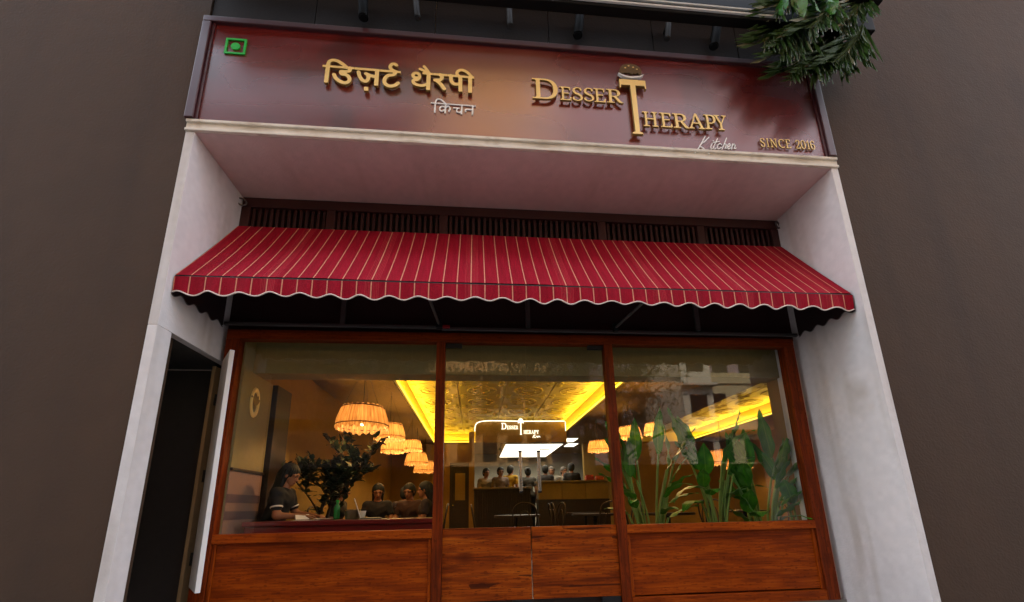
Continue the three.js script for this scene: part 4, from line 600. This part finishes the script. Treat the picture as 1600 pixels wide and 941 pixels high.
{ // palm fronds hanging into the upper right corner
  M.frond = phy({ color: new THREE.Color(0.05, 0.115, 0.014), roughness: 0.6, specularIntensity: 0.4, transmission: 0.4, thickness: 0, side: THREE.DoubleSide });
  M.frondDry = phy({ color: new THREE.Color(0.2, 0.19, 0.08), roughness: 0.6, transmission: 0.3, thickness: 0, side: THREE.DoubleSide });
  M.brightLeaf = phy({ color: new THREE.Color(0.05, 0.26, 0.01), roughness: 0.4, transmission: 0.4, thickness: 0, side: THREE.DoubleSide });
  const t = thing('palm_tree', 'palm whose drooping green fronds hang over the upper right corner of the fascia', 'palm tree', [4.75, GY + 0.12, 2.1]);
  mesh('trunk', tube([[0, 0, 0], [0.15, 2.2, 0], [0.3, 5, 0.1], [0.35, 7.5, 0.1], [0.3, 9.6, 0.1]], 0.13, 12, 24), M.bark, t);
  const q = mulberry(303), c0 = [0.3, 9.65, 0.1];
  const fr = (pts, n, len, from) => {
    const cv = new THREE.CatmullRomCurve3(pts.map((p) => V(...p))), g = [tube(pts, 0.008, 5, 24)], dry = [];
    for (let i = 0; i < n; i++) { const s = lerp(from, 1, i / (n - 1)), p = cv.getPoint(s), d = cv.getTangent(s); for (const sd of [-1, 1]) { const l = len * (0.55 + 0.5 * Math.sin(Math.PI * Math.min(1, s * 0.8 + 0.1))) * (0.8 + 0.4 * q()), side = V(0, 0.5, 1).cross(d).normalize().multiplyScalar(sd * 0.5), dir = side.add(d.clone().multiplyScalar(0.85)).add(V(-0.35 + (q() - 0.5) * 0.3, -0.22 - 0.25 * q(), (q() - 0.5) * 0.35)).normalize(); const lg = leafGeo(l, 0.026 + 0.014 * q(), 0.35, 0.5, 4); lg.applyQuaternion(new THREE.Quaternion().setFromUnitVectors(V(0, 1, 0), dir)); lg.translate(p.x, p.y, p.z); (q() < 0.1 ? dry : g).push(lg); } }
    const f = mesh('frond', g, M.frond, t); if (dry.length) mesh('dry_leaflets', dry, M.frondDry, f).userData.kind = 'stuff';
  };
  // tips, in metres from the trunk's foot
  for (const [x0_, y, z, l] of [[-2.0, 6.4, -0.95, 0.5], [-1.85, 6.2, -0.9, 0.5], [-1.7, 6.1, -1.0, 0.5], [-1.5, 6.0, -0.95, 0.5], [-1.62, 6.35, -0.75, 0.5], [-1.3, 6.05, -0.85, 0.48], [-1.15, 6.1, -0.95, 0.46], [-1.9, 6.7, -0.8, 0.5], [-1.35, 6.4, -1.0, 0.48], [-1.6, 6.65, -1.05, 0.46], [-1.2, 6.5, -0.8, 0.46]])
    { const x = x0_ - 0.13; fr([c0, [lerp(0.3, x, 0.3), 9.5, lerp(0.1, z, 0.3)], [lerp(0.3, x, 0.62), 8.5, lerp(0.1, z, 0.65)], [x + 0.42, y + 0.62, z + 0.06], [x + 0.22, y + 0.24, z + 0.02], [x, y, z]], 30, l * 1.1, 0.66); }
  for (const [x, y, z] of [[2.2, 8.4, 0.6], [1.6, 8.2, 2.0], [-0.6, 8.2, 2.4], [1.9, 8.4, -1.0]]) fr([c0, [lerp(0.3, x, 0.4), 9.9, lerp(0.1, z, 0.4)], [x, y, z]], 26, 0.6, 0.1);
  for (const [p, tl, tn, l] of [[[-2.0, 6.78, -0.75], 2.7, -1.2, 0.4], [[-1.9, 6.8, -0.7], 2.95, -0.3, 0.46], [[-1.78, 6.8, -0.72], 2.8, 0.5, 0.42], [[-1.65, 6.84, -0.75], 2.6, 0.2, 0.42], [[-1.5, 6.8, -0.75], 2.75, -0.6, 0.4]]) mesh('broad_leaf', place(leafGeo(l, 0.17, 0.3, 0.3, 8), p, tl, tn), M.brightLeaf, t);
}
// ---------------------------------------------------------------- the other side of the street, seen as reflections
function block(name, label, cat, x0, x1, z0, z1, h, mat, floors, cols) {
  const b = thing(name, label, cat, [(x0 + x1) / 2, GY, z0]), w = x1 - x0;
  mesh('wall', bx(-w / 2, w / 2, 0, h, 0, z1 - z0), mat, b);
  const fh = h / floors, cw = w / cols, wins = [], sl = [];
  for (let f = 0; f < floors; f++) { sl.push(bx(-w / 2 - 0.15, w / 2 + 0.15, f * fh - 0.12, f * fh + 0.06, -0.45, 0.0)); for (let c = 0; c < cols; c++) wins.push(bx(-w / 2 + (c + 0.22) * cw, -w / 2 + (c + 0.78) * cw, (f + 0.3) * fh, (f + 0.78) * fh, -0.03, 0.02)); }
  mesh('window', wins, M.darkGlass, b).userData.kind = 'stuff'; mesh('balcony_slab', sl, mat, b).userData.kind = 'stuff'; mesh('parapet', bx(-w / 2 - 0.1, w / 2 + 0.1, h, h + 0.8, -0.1, 0.3), mat, b);
}
M.darkGlass = phy({ color: 0x20262a, roughness: 0.6, specularIntensity: 0.15 });
block('apartment_block', 'tall beige apartment block across the street mirrored in the fascia', 'building', -3.5, 4.2, 21, 33, 40, plaster(0xd0a064, 211, 0.1, 0.1), 12, 5);
block('added_dark_block', 'dark block added across the street to darken the left of the fascia reflection', 'building', -26, -3.7, 20, 32, 34, plaster(0x1e1210, 213, 0.1, 0.1), 10, 9);  // unseen block added for a dark reflection, in place of tall trees
block('white_house', 'narrow white building across the street mirrored in the right window', 'building', 12.6, 14.6, 20, 28, 12, plaster(0xd8cfba, 217, 0.06, 0.1), 4, 1);
block('cream_house', 'cream building across the street beside the narrow white one', 'building', 15.8, 24, 23, 32, 10, plaster(0xc8b890, 219, 0.06, 0.1), 3, 4);
block('added_grey_tower', 'tall mauve grey tower added across the street to tone the right of the fascia reflection', 'building', 6.6, 34, 26, 38, 44, plaster(0xa08c90, 223, 0.12, 0.1), 13, 12);  // unseen tower added to keep bright sky out of the sign reflection
function streetTree(label, x, z, h, r, seed, group) {
  const q = mulberry(seed), t = thing('street_tree', label, 'tree', [x, GY, z], 0, group);
  const tr = [tube([[0, 0, 0], [0.1, h * 0.3, 0.05], [0, h * 0.6, 0], [0.1, h * 0.85, 0]], 0.16, 8, 10)]; mesh('trunk', tr, M.bark, t);
  for (let k = 0; k < 6; k++) { const a = k * 1.05; mesh('limb', tube([[0, h * (0.4 + 0.05 * k), 0], [Math.cos(a) * r * 0.4, h * (0.5 + 0.05 * k), Math.sin(a) * r * 0.4], [Math.cos(a) * r * 0.8, h * (0.56 + 0.06 * k), Math.sin(a) * r * 0.8]], 0.05, 5, 6), M.bark, t); }
  const cl = []; for (let k = 0; k < 16; k++) { const a = q() * 6.28, e = q() * 2 - 0.8; cl.push([Math.cos(a) * r * 0.75 * Math.sqrt(q()), h * 0.68 + e * r * 0.55, Math.sin(a) * r * 0.75 * Math.sqrt(q()), r * (0.28 + 0.2 * q())]); }
  const P = [], N = 5200; for (let i = 0; i < N; i++) { const c = cl[i % cl.length], d = V(q() - 0.5, q() - 0.5, q() - 0.5).normalize().multiplyScalar(c[3] * Math.cbrt(q())), p = V(c[0], c[1], c[2]).add(d), u = V(q() - 0.5, q() - 0.5, q() - 0.5).normalize().multiplyScalar(0.09 + 0.07 * q()), w = V(q() - 0.5, q() - 0.5, q() - 0.5).normalize().multiplyScalar(0.07); P.push(p.x - u.x, p.y - u.y, p.z - u.z, p.x + w.x, p.y + w.y, p.z + w.z, p.x + u.x, p.y + u.y, p.z + u.z); }
  const g = new THREE.BufferGeometry(); g.setAttribute('position', new THREE.Float32BufferAttribute(P, 3)); g.computeVertexNormals(); mesh('crown', g, M.crown, t).userData.kind = 'stuff';
}
M.crown = phy({ color: new THREE.Color(0.035, 0.06, 0.02), roughness: 0.7, transmission: 0.25, thickness: 0, side: THREE.DoubleSide });
[[-11, 11, 11, 4.4], [-4.6, 12, 10, 3.8], [1.6, 11.5, 9, 3.6], [5.6, 12.5, 8.5, 3.0], [-17, 14, 13, 5], [20, 15, 10, 4]].forEach(([x, z, h, r], i) => streetTree(['broad dark street tree opposite the left neighbour', 'dark street tree opposite the left window', 'dark street tree straight opposite the doors', 'dark street tree opposite the right window', 'tallest dark street tree far to the left', 'dark street tree far to the right'][i], x, z, h, r, 400 + i, 'street trees across the road'));

{ // hedge added along the far kerb to darken the low window reflections
  const h = thing('added_dark_hedge', 'long dark hedge added along the far kerb to darken the low window reflections', 'hedge', [0, GY, 8.6]), q = mulberry(909), P = [];
  for (let i = 0; i < 16000; i++) { const u = V(q() - 0.5, q() - 0.5, q() - 0.5).normalize().multiplyScalar(0.09), w = V(q() - 0.5, q() - 0.5, q() - 0.5).normalize().multiplyScalar(0.06), x = (q() - 0.5) * 34, y = 0.1 + q() * (3.0 + 0.5 * Math.sin(x * 1.3) + 0.3 * Math.sin(x * 3.1)), z = -0.25 - q() * 0.25; P.push(x - u.x, y - u.y, z - u.z, x + w.x, y + w.y, z + w.z, x + u.x, y + u.y, z + u.z); }
  const g = new THREE.BufferGeometry(); g.setAttribute('position', new THREE.Float32BufferAttribute(P, 3)); g.computeVertexNormals(); mesh('foliage', g, M.crown, h).userData.kind = 'stuff'; mesh('core', bx(-17, 17, 0, 2.8, -0.2, 0.6), M.darkLeaf, h);
}
// ---------------------------------------------------------------- people: one skin per body out of a smooth field
function nets(f, lo, hi, cell) { // surface nets
  const n = [0, 1, 2].map((k) => Math.ceil((hi[k] - lo[k]) / cell) + 1), at = (i, j, k) => (k * n[1] + j) * n[0] + i, F = new Float32Array(n[0] * n[1] * n[2]);
  for (let k = 0; k < n[2]; k++) for (let j = 0; j < n[1]; j++) for (let i = 0; i < n[0]; i++) F[at(i, j, k)] = f(lo[0] + i * cell, lo[1] + j * cell, lo[2] + k * cell);
  const idx = new Int32Array(F.length).fill(-1), P = [], I = [];
  for (let k = 0; k < n[2] - 1; k++) for (let j = 0; j < n[1] - 1; j++) for (let i = 0; i < n[0] - 1; i++) {
    let c = 0, x = 0, y = 0, z = 0, m = 0; const v = []; for (let q = 0; q < 8; q++) { const a = F[at(i + (q & 1), j + (q >> 1 & 1), k + (q >> 2))]; v.push(a); if (a < 0) m++; } if (m === 0 || m === 8) continue;
    for (let q = 0; q < 8; q++) for (const b of [1, 2, 4]) if (!(q & b)) { const A = v[q], B = v[q | b]; if ((A < 0) !== (B < 0)) { const t = A / (A - B); x += (q & 1) + (b === 1 ? t : 0); y += (q >> 1 & 1) + (b === 2 ? t : 0); z += (q >> 2) + (b === 4 ? t : 0); c++; } }
    idx[at(i, j, k)] = P.length / 3; P.push(lo[0] + (i + x / c) * cell, lo[1] + (j + y / c) * cell, lo[2] + (k + z / c) * cell);
  }
  const quad = (a, b, c, d, s) => { if (a < 0 || b < 0 || c < 0 || d < 0) return; s ? I.push(a, b, c, a, c, d) : I.push(a, c, b, a, d, c); };
  for (let k = 1; k < n[2] - 1; k++) for (let j = 1; j < n[1] - 1; j++) for (let i = 1; i < n[0] - 1; i++) {
    const a = F[at(i, j, k)] < 0;
    if (a !== F[at(i + 1, j, k)] < 0) quad(idx[at(i, j - 1, k - 1)], idx[at(i, j, k - 1)], idx[at(i, j, k)], idx[at(i, j - 1, k)], a);
    if (a !== F[at(i, j + 1, k)] < 0) quad(idx[at(i - 1, j, k - 1)], idx[at(i - 1, j, k)], idx[at(i, j, k)], idx[at(i, j, k - 1)], a);
    if (a !== F[at(i, j, k + 1)] < 0) quad(idx[at(i - 1, j - 1, k)], idx[at(i, j - 1, k)], idx[at(i, j, k)], idx[at(i - 1, j, k)], a);
  }
  const g = new THREE.BufferGeometry(); g.setAttribute('position', new THREE.Float32BufferAttribute(P, 3)); g.setIndex(I); g.computeVertexNormals(); return g;
}
const smin = (a, b, k) => { const h = Math.max(k - Math.abs(a - b), 0) / k; return Math.min(a, b) - h * h * k * 0.25; };
function cone(b) { const [A, B, ra, rb] = b, dx = B[0] - A[0], dy = B[1] - A[1], dz = B[2] - A[2], L = dx * dx + dy * dy + dz * dz || 1e-9; return (x, y, z) => { const px = x - A[0], py = y - A[1], pz = z - A[2], t = clamp((px * dx + py * dy + pz * dz) / L), ex = px - t * dx, ey = py - t * dy, ez = pz - t * dz; return Math.sqrt(ex * ex + ey * ey + ez * ez) - lerp(ra, rb, t); }; }
const ell = (c, r) => (x, y, z) => { const a = (x - c[0]) / r[0], b = (y - c[1]) / r[1], d = (z - c[2]) / r[2], q = Math.sqrt(a * a + b * b + d * d); return (q - 1) * Math.min(...r); };
function fieldOf(bones, k = 0.03) { const fs = bones.map((b) => typeof b === 'function' ? b : cone(b)); return (x, y, z) => { let d = 1e3; for (const f of fs) d = smin(d, f(x, y, z), k); return d; }; }
const boundsOf = (bones, pad) => { const lo = [1e9, 1e9, 1e9], hi = [-1e9, -1e9, -1e9]; for (const b of bones) if (typeof b !== 'function') for (const [p, r] of [[b[0], b[2]], [b[1], b[3]]]) for (let k = 0; k < 3; k++) { lo[k] = Math.min(lo[k], p[k] - r - pad); hi[k] = Math.max(hi[k], p[k] + r + pad); } return [lo, hi]; };
// a head round the origin, face towards +z, with brow, nose, lips, chin and ears
const headGeo = (() => {
  const parts = [ell([0, 0.025, -0.012], [0.076, 0.092, 0.092]), ell([0, -0.045, 0.03], [0.056, 0.068, 0.058]), ell([0, 0.015, 0.068], [0.052, 0.014, 0.02]), ell([0, -0.096, 0.062], [0.022, 0.018, 0.02])];
  const f = fieldOf(parts, 0.03), f2 = [cone([[0, 0.005, 0.082], [0, -0.034, 0.104], 0.008, 0.012]), ell([-0.011, -0.036, 0.093], [0.009, 0.008, 0.01]), ell([0.011, -0.036, 0.093], [0.009, 0.008, 0.01]), ell([0, -0.064, 0.084], [0.022, 0.0065, 0.01]), ell([0, -0.073, 0.082], [0.018, 0.006, 0.009]), ell([0.077, -0.015, -0.008], [0.011, 0.03, 0.02]), ell([-0.077, -0.015, -0.008], [0.011, 0.03, 0.02])];
  const g = nets((x, y, z) => { let d = f(x, y, z); for (const q of f2) d = smin(d, q(x, y, z), 0.008); d = -smin(-d, Math.hypot(Math.abs(x) - 0.031, y - 0.0, (z - 0.092) * 0.9) - 0.016, 0.006); return d; }, [-0.1, -0.13, -0.12], [0.1, 0.13, 0.13], 0.005);
  const p = g.attributes.position, c = []; for (let i = 0; i < p.count; i++) { const x = Math.abs(p.getX(i)), y = p.getY(i), z = p.getZ(i), eye = z > 0.06 && Math.hypot((x - 0.031) / 1.5, y) < 0.0085, brow = z > 0.06 && Math.abs(y - 0.026) < 0.004 && x > 0.014 && x < 0.05, lip = z > 0.07 && Math.abs(y + 0.068) < 0.009 && x < 0.022; const k = eye || brow ? [0.08, 0.06, 0.05] : lip ? [0.75, 0.4, 0.38] : [1, 1, 1]; c.push(...k); }
  g.setAttribute('color', new THREE.Float32BufferAttribute(c, 3)); return g;
})();
// a relaxed hand: palm along +y from the wrist, thumb on +x, five bent fingers
const handGeo = (() => {
  const b = [[[-0.022, 0.02, 0], [-0.028, 0.078, 0.002], 0.013, 0.012], [[0, 0.0, 0], [0, 0.08, 0], 0.017, 0.014], [[0.022, 0.02, 0], [0.026, 0.08, 0.002], 0.014, 0.012]];
  for (const [x, l, c] of [[-0.03, 0.055, 0.5], [-0.011, 0.068, 0.42], [0.009, 0.074, 0.38], [0.029, 0.066, 0.34]]) { let p = [x, 0.08, 0], a = 0.12; for (let k = 0; k < 3; k++) { const s = l * [0.46, 0.3, 0.24][k]; a += c; const e = [p[0] * 1.02, p[1] + Math.cos(a) * s, p[2] - Math.sin(a) * s]; b.push([p, e, 0.0085 - k * 0.0008, 0.0078 - k * 0.0008]); p = e; } }
  b.push([[0.024, 0.022, 0], [0.052, 0.052, -0.012], 0.012, 0.01], [[0.052, 0.052, -0.012], [0.062, 0.085, -0.022], 0.0098, 0.0085]);
  const [lo, hi] = boundsOf(b, 0.01); return nets(fieldOf(b, 0.006), lo, hi, 0.004);
})();
function white(g) { const n = g.attributes.position.count; g.setAttribute('color', new THREE.Float32BufferAttribute(new Float32Array(n * 3).fill(1), 3)); return g; }
function makePerson(o) {
  // joints; y = 0 at the seat (seated) or at the floor (standing); facing +z
  const S_ = !!o.seated, H = S_ ? 0 : 0.9, lean = o.lean ?? 0.08;
  const pel = [0, H + 0.06, 0], wst = [0, H + 0.24, lean * 0.35], chs = [0, H + 0.43, lean * 0.8], nk = [0, H + 0.57, lean], hd = [0, H + 0.715, lean + 0.03 + (o.nod ?? 0) * 0.05];
  const sh = (s) => [s * 0.165, H + 0.5, lean * 0.9], J = { el: o.el, wr: o.wr };
  const arms = [-1, 1].map((s, i) => ({ sh: sh(s), el: J.el[i].map((v, k) => k === 1 ? v + H : v), wr: J.wr[i].map((v, k) => k === 1 ? v + H : v) }));
  const legs = [-1, 1].map((s) => S_ ? { hp: [s * 0.09, H + 0.05, 0.02], kn: [s * 0.11, H + 0.03, 0.42], an: [s * 0.1, H - 0.41, 0.4], to: [s * 0.11, H - 0.45, 0.54] } : { hp: [s * 0.09, 0.88, 0], kn: [s * 0.1, 0.48, 0.02], an: [s * 0.1, 0.08, 0], to: [s * 0.11, 0.03, 0.14] });
  const torso = [[[-0.07, pel[1], pel[2]], [0.07, pel[1], pel[2]], 0.115, 0.115], [pel, wst, 0.12, 0.105], [wst, chs, 0.105, 0.115], [[-0.07, chs[1], chs[2]], [0.07, chs[1], chs[2]], 0.1, 0.1], [[-0.15, H + 0.5, lean * 0.9], [0.15, H + 0.5, lean * 0.9], 0.058, 0.058]];
  const body = [...torso, [chs, nk, 0.07, 0.048], [nk, [hd[0], hd[1] - 0.03, hd[2] - 0.02], 0.047, 0.05]];
  for (const a of arms) body.push([a.sh, a.el, 0.052, 0.038], [a.el, a.wr, 0.038, 0.025]);
  for (const l of legs) body.push([l.hp, l.kn, 0.085, 0.058], [l.kn, l.an, 0.056, 0.036], [l.an, l.to, 0.036, 0.028]);
  const [lo, hi] = boundsOf(body, 0.03), all = [nets(fieldOf(body, 0.035), lo, hi, o.cell ?? 0.016)].map(white);
  const head = headGeo.clone(); head.rotateX(0.1 + (o.nod ?? 0)); head.rotateY(o.look ?? 0); head.translate(...hd); all.push(head);
  arms.forEach((a, i) => { const d = V(...a.wr).sub(V(...a.el)).normalize(), h = white(handGeo.clone()); if (i) h.scale(-1, 1, 1); if (i) { const ix = h.index.array; for (let k = 0; k < ix.length; k += 3) [ix[k], ix[k + 1]] = [ix[k + 1], ix[k]]; h.computeVertexNormals(); } const m = new THREE.Matrix4(), yv = d, zv = V(0, 1, 0).addScaledVector(d, -d.y).normalize(), xv = yv.clone().cross(zv); m.makeBasis(xv, yv, zv); h.applyMatrix4(m); h.translate(...a.wr); all.push(h); });
  const skin = mergeGeometries(all.map((g) => g.toNonIndexed()));
  const t = thing('person', o.label, 'person', o.pos, o.turn);
  const mat = std({ color: o.skin ?? 0x8a5a3c, roughness: 0.6, vertexColors: true }); mesh('body', skin, mat, t);
  const gr = (list, d) => list.map(([a, b, r, q]) => [a, b, r + d, q + d]);
  const sl = arms.map((a) => [a.sh, a.sh.map((v, k) => lerp(v, a.el[k], o.sleeve ?? 0.55)), 0.058, 0.052]);
  const shirtB = [...gr(torso, 0.012), ...gr([[chs, [0, H + 0.53, lean], 0.075, 0.056]], 0), ...sl.map((q) => [q[0], q[1], q[2] + 0.006, q[3] + 0.006])], sb = boundsOf(shirtB, 0.03);
  const sh_ = mesh('shirt', nets(((F) => (x, y, z) => F(x, y, z) + 0.004 * Math.sin(y * 70 + 3 * Math.sin(x * 17 + z * 11)) * Math.sin(x * 23 + z * 19))(fieldOf(shirtB, 0.03)), ...sb, o.cell ?? 0.016), std({ color: o.shirt, roughness: 0.85 }), t);
  if (o.trim) sl.forEach((q) => { const g = new THREE.TorusGeometry(0.056, 0.009, 8, 24), d = V(...q[1]).sub(V(...q[0])).normalize(); g.applyQuaternion(new THREE.Quaternion().setFromUnitVectors(V(0, 0, 1), d)); g.translate(...q[1]); mesh('sleeve_trim', g, M.whitePaint, sh_); });
  const tr = []; for (const l of legs) tr.push([l.hp, l.kn, 0.096, 0.07], [l.kn, l.an, 0.068, 0.05]); const tb = boundsOf(tr, 0.03); mesh('trousers', nets(fieldOf([...tr, [[-0.07, pel[1] - 0.02, 0], [0.07, pel[1] - 0.02, 0], 0.124, 0.124]], 0.03), [tb[0][0] - 0.1, tb[0][1], tb[0][2] - 0.15], [tb[1][0] + 0.1, tb[1][1] + 0.15, tb[1][2]], o.cell ?? 0.016), std({ color: o.trousers ?? 0x1a1c24, roughness: 0.85 }), t);
  const c = hd, ca = Math.cos(0.1 + (o.nod ?? 0)), sa = Math.sin(0.1 + (o.nod ?? 0)), cl = Math.cos(o.look ?? 0), sl_ = Math.sin(o.look ?? 0);
  const toHead = (x, y, z) => { x -= c[0]; y -= c[1]; z -= c[2]; const x1 = x * cl - z * sl_, z1 = x * sl_ + z * cl; return [x1, y * ca + z1 * sa, -y * sa + z1 * ca]; };   // undo the head's turn and nod
  const cap = ell([0, 0.032, -0.02], [0.092, 0.096, 0.104]), carve = ell([0.008, -0.038, 0.1], [0.062, 0.096, 0.08]), nape = ell([0, -0.03, -0.06], [0.082, 0.085, 0.065]), bun = ell([0, 0.06, -0.13], [0.045, 0.045, 0.045]);
  const long = o.hair === 'long' ? fieldOf([[[0, c[1] - 0.02, c[2] - 0.07], [0, c[1] - 0.2, c[2] - 0.13], 0.075, 0.066], [[0.062, c[1], c[2] - 0.045], [0.066, c[1] - 0.2, c[2] - 0.08], 0.028, 0.018], [[-0.062, c[1], c[2] - 0.045], [-0.066, c[1] - 0.2, c[2] - 0.08], 0.028, 0.018], [[0, c[1] - 0.2, c[2] - 0.13], [0, c[1] - 0.34, c[2] - 0.14], 0.064, 0.04]], 0.025) : null;
  const hair = nets((x, y, z) => { const [u, v, w] = toHead(x, y, z); let d = smin(cap(u, v, w), nape(u, v, w), 0.03); if (o.hair === 'bun') d = smin(d, bun(u, v, w), 0.015); if (long) d = smin(d, long(x, y, z), 0.03); return Math.max(d + 0.003 * Math.sin(Math.atan2(u, w + 0.02) * 24 + v * 20), -carve(u, v, w)); }, [c[0] - 0.14, c[1] - 0.45, c[2] - 0.28], [c[0] + 0.14, c[1] + 0.16, c[2] + 0.16], 0.007);
  mesh('hair', hair, std({ color: o.hairColor ?? 0x070606, roughness: 0.7 }), t);
  return t;
}
const rest = { el: [[-0.23, 0.28, 0.1], [0.23, 0.28, 0.1]], wr: [[-0.13, 0.25, 0.34], [0.13, 0.25, 0.34]] }, hang = { el: [[-0.21, 0.22, -0.02], [0.21, 0.22, -0.02]], wr: [[-0.2, 0.0, 0.06], [0.2, 0.0, 0.06]] }, work = { el: [[-0.22, 0.24, 0.04], [0.22, 0.24, 0.04]], wr: [[-0.12, 0.2, 0.26], [0.12, 0.2, 0.26]] };
// seated woman at the window table, looking down at a screen
makePerson({ seated: true, label: 'seated woman in a black top with white sleeve edges at the window table', pos: [-2.86, FL + 0.6, -0.62], turn: Math.PI / 2, lean: 0.13, nod: 0.32, look: 0, hair: 'long', shirt: 0x14141a, trim: true, sleeve: 0.62, skin: 0x9a6544, cell: 0.012, el: [[-0.21, 0.26, 0.16], [0.22, 0.28, 0.18]], wr: [[-0.12, 0.25, 0.42], [0.14, 0.25, 0.44]] });
{
  const s = thing('bar_stool', 'tall dark stool under the seated woman', 'stool', [-2.86, FL, -0.62]); const a = new THREE.CylinderGeometry(0.17, 0.16, 0.04, 24); a.translate(0, 0.54, 0); mesh('seat', a, M.darkWood, s); for (const [x, z] of [[-1, -1], [1, -1], [-1, 1], [1, 1]]) mesh('leg', rod([x * 0.15, 0, z * 0.15], [x * 0.1, 0.52, z * 0.1], 0.014), M.black, s); const r = new THREE.TorusGeometry(0.17, 0.008, 6, 24); r.rotateX(Math.PI / 2); r.translate(0, 0.2, 0); mesh('foot_ring', r, M.black, s);
}
const seat = FL + 0.48;
makePerson({ seated: true, label: 'dark haired diner facing right, behind the green bottle and shrub', pos: [-2.72, seat, -2.1], turn: Math.PI / 2, shirt: 0x161418, hair: 'long', lean: 0.16, ...rest });
makePerson({ seated: true, label: 'diner in dark clothes facing the street just right of the laptop', pos: [-2.15, seat, -2.7], turn: 0.2, shirt: 0x1c161a, hair: 'long', nod: 0.25, ...rest });
makePerson({ seated: true, label: 'diner in a dark brown shirt second from the right edge of the left window', pos: [-1.6, seat, -2.7], turn: -0.3, shirt: 0x3a2018, hair: 'short', nod: 0.2, ...rest });
makePerson({ seated: true, label: 'diner in profile nearest the left mullion, facing left', pos: [-1.22, seat, -2.1], turn: -Math.PI / 2, shirt: 0x2a1c20, hair: 'long', ...rest });
makePerson({ seated: true, label: 'diner seen from behind, back to back with the table group', pos: [-1.85, seat, -3.45], turn: Math.PI, shirt: 0x2c2430, hair: 'short', ...rest });
const kf = FL + 0.3;
makePerson({ label: 'faint person in a pale shirt standing at the left end behind the slatted counter', pos: [-0.3, kf - 0.08, -7.0], turn: 0.4, shirt: 0x9a8f84, hair: 'short', ...work });
makePerson({ label: 'person in a yellow shirt standing behind the slatted counter', pos: [0.36, kf, -7.0], turn: 2.6, shirt: 0xb08a18, hair: 'short', ...work });
makePerson({ label: 'person in grey standing just left of the person in yellow', pos: [0.1, kf - 0.06, -6.95], turn: 0.2, shirt: 0x7a6a66, hair: 'short', ...work });
makePerson({ label: 'person in a patterned dark top standing between the two door handles', pos: [0.9, kf - 0.05, -6.2 - 0.9], turn: Math.PI, shirt: 0x3a352e, hair: 'bun', ...hang });
makePerson({ label: 'dark silhouette of a person behind the left end of the pale counter', pos: [1.36, kf, -7.0], turn: 2.9, shirt: 0x241c1a, hair: 'short', ...work });
makePerson({ label: 'paler person second from the left behind the pale counter', pos: [1.66, kf, -7.6], turn: -0.3, shirt: 0x8a8378, hair: 'short', hairColor: 0x4a4038, ...work });
makePerson({ label: 'paler person third from the left behind the pale counter', pos: [1.98, kf, -7.7], turn: 0.3, shirt: 0x8d8478, hair: 'short', hairColor: 0x4a4038, ...work });
makePerson({ label: 'tall dark silhouette of a person nearest the packets on the pale counter', pos: [2.08, kf + 0.04, -6.9], turn: 3.0, shirt: 0x1d1716, hair: 'short', ...work });
const renderer = new THREE.WebGLRenderer({ antialias: true });
renderer.toneMapping = THREE.LinearToneMapping; renderer.toneMappingExposure = EXPO; renderer.shadowMap.enabled = true;
renderer.setSize(1600, 941);
renderer.render(scene, camera);
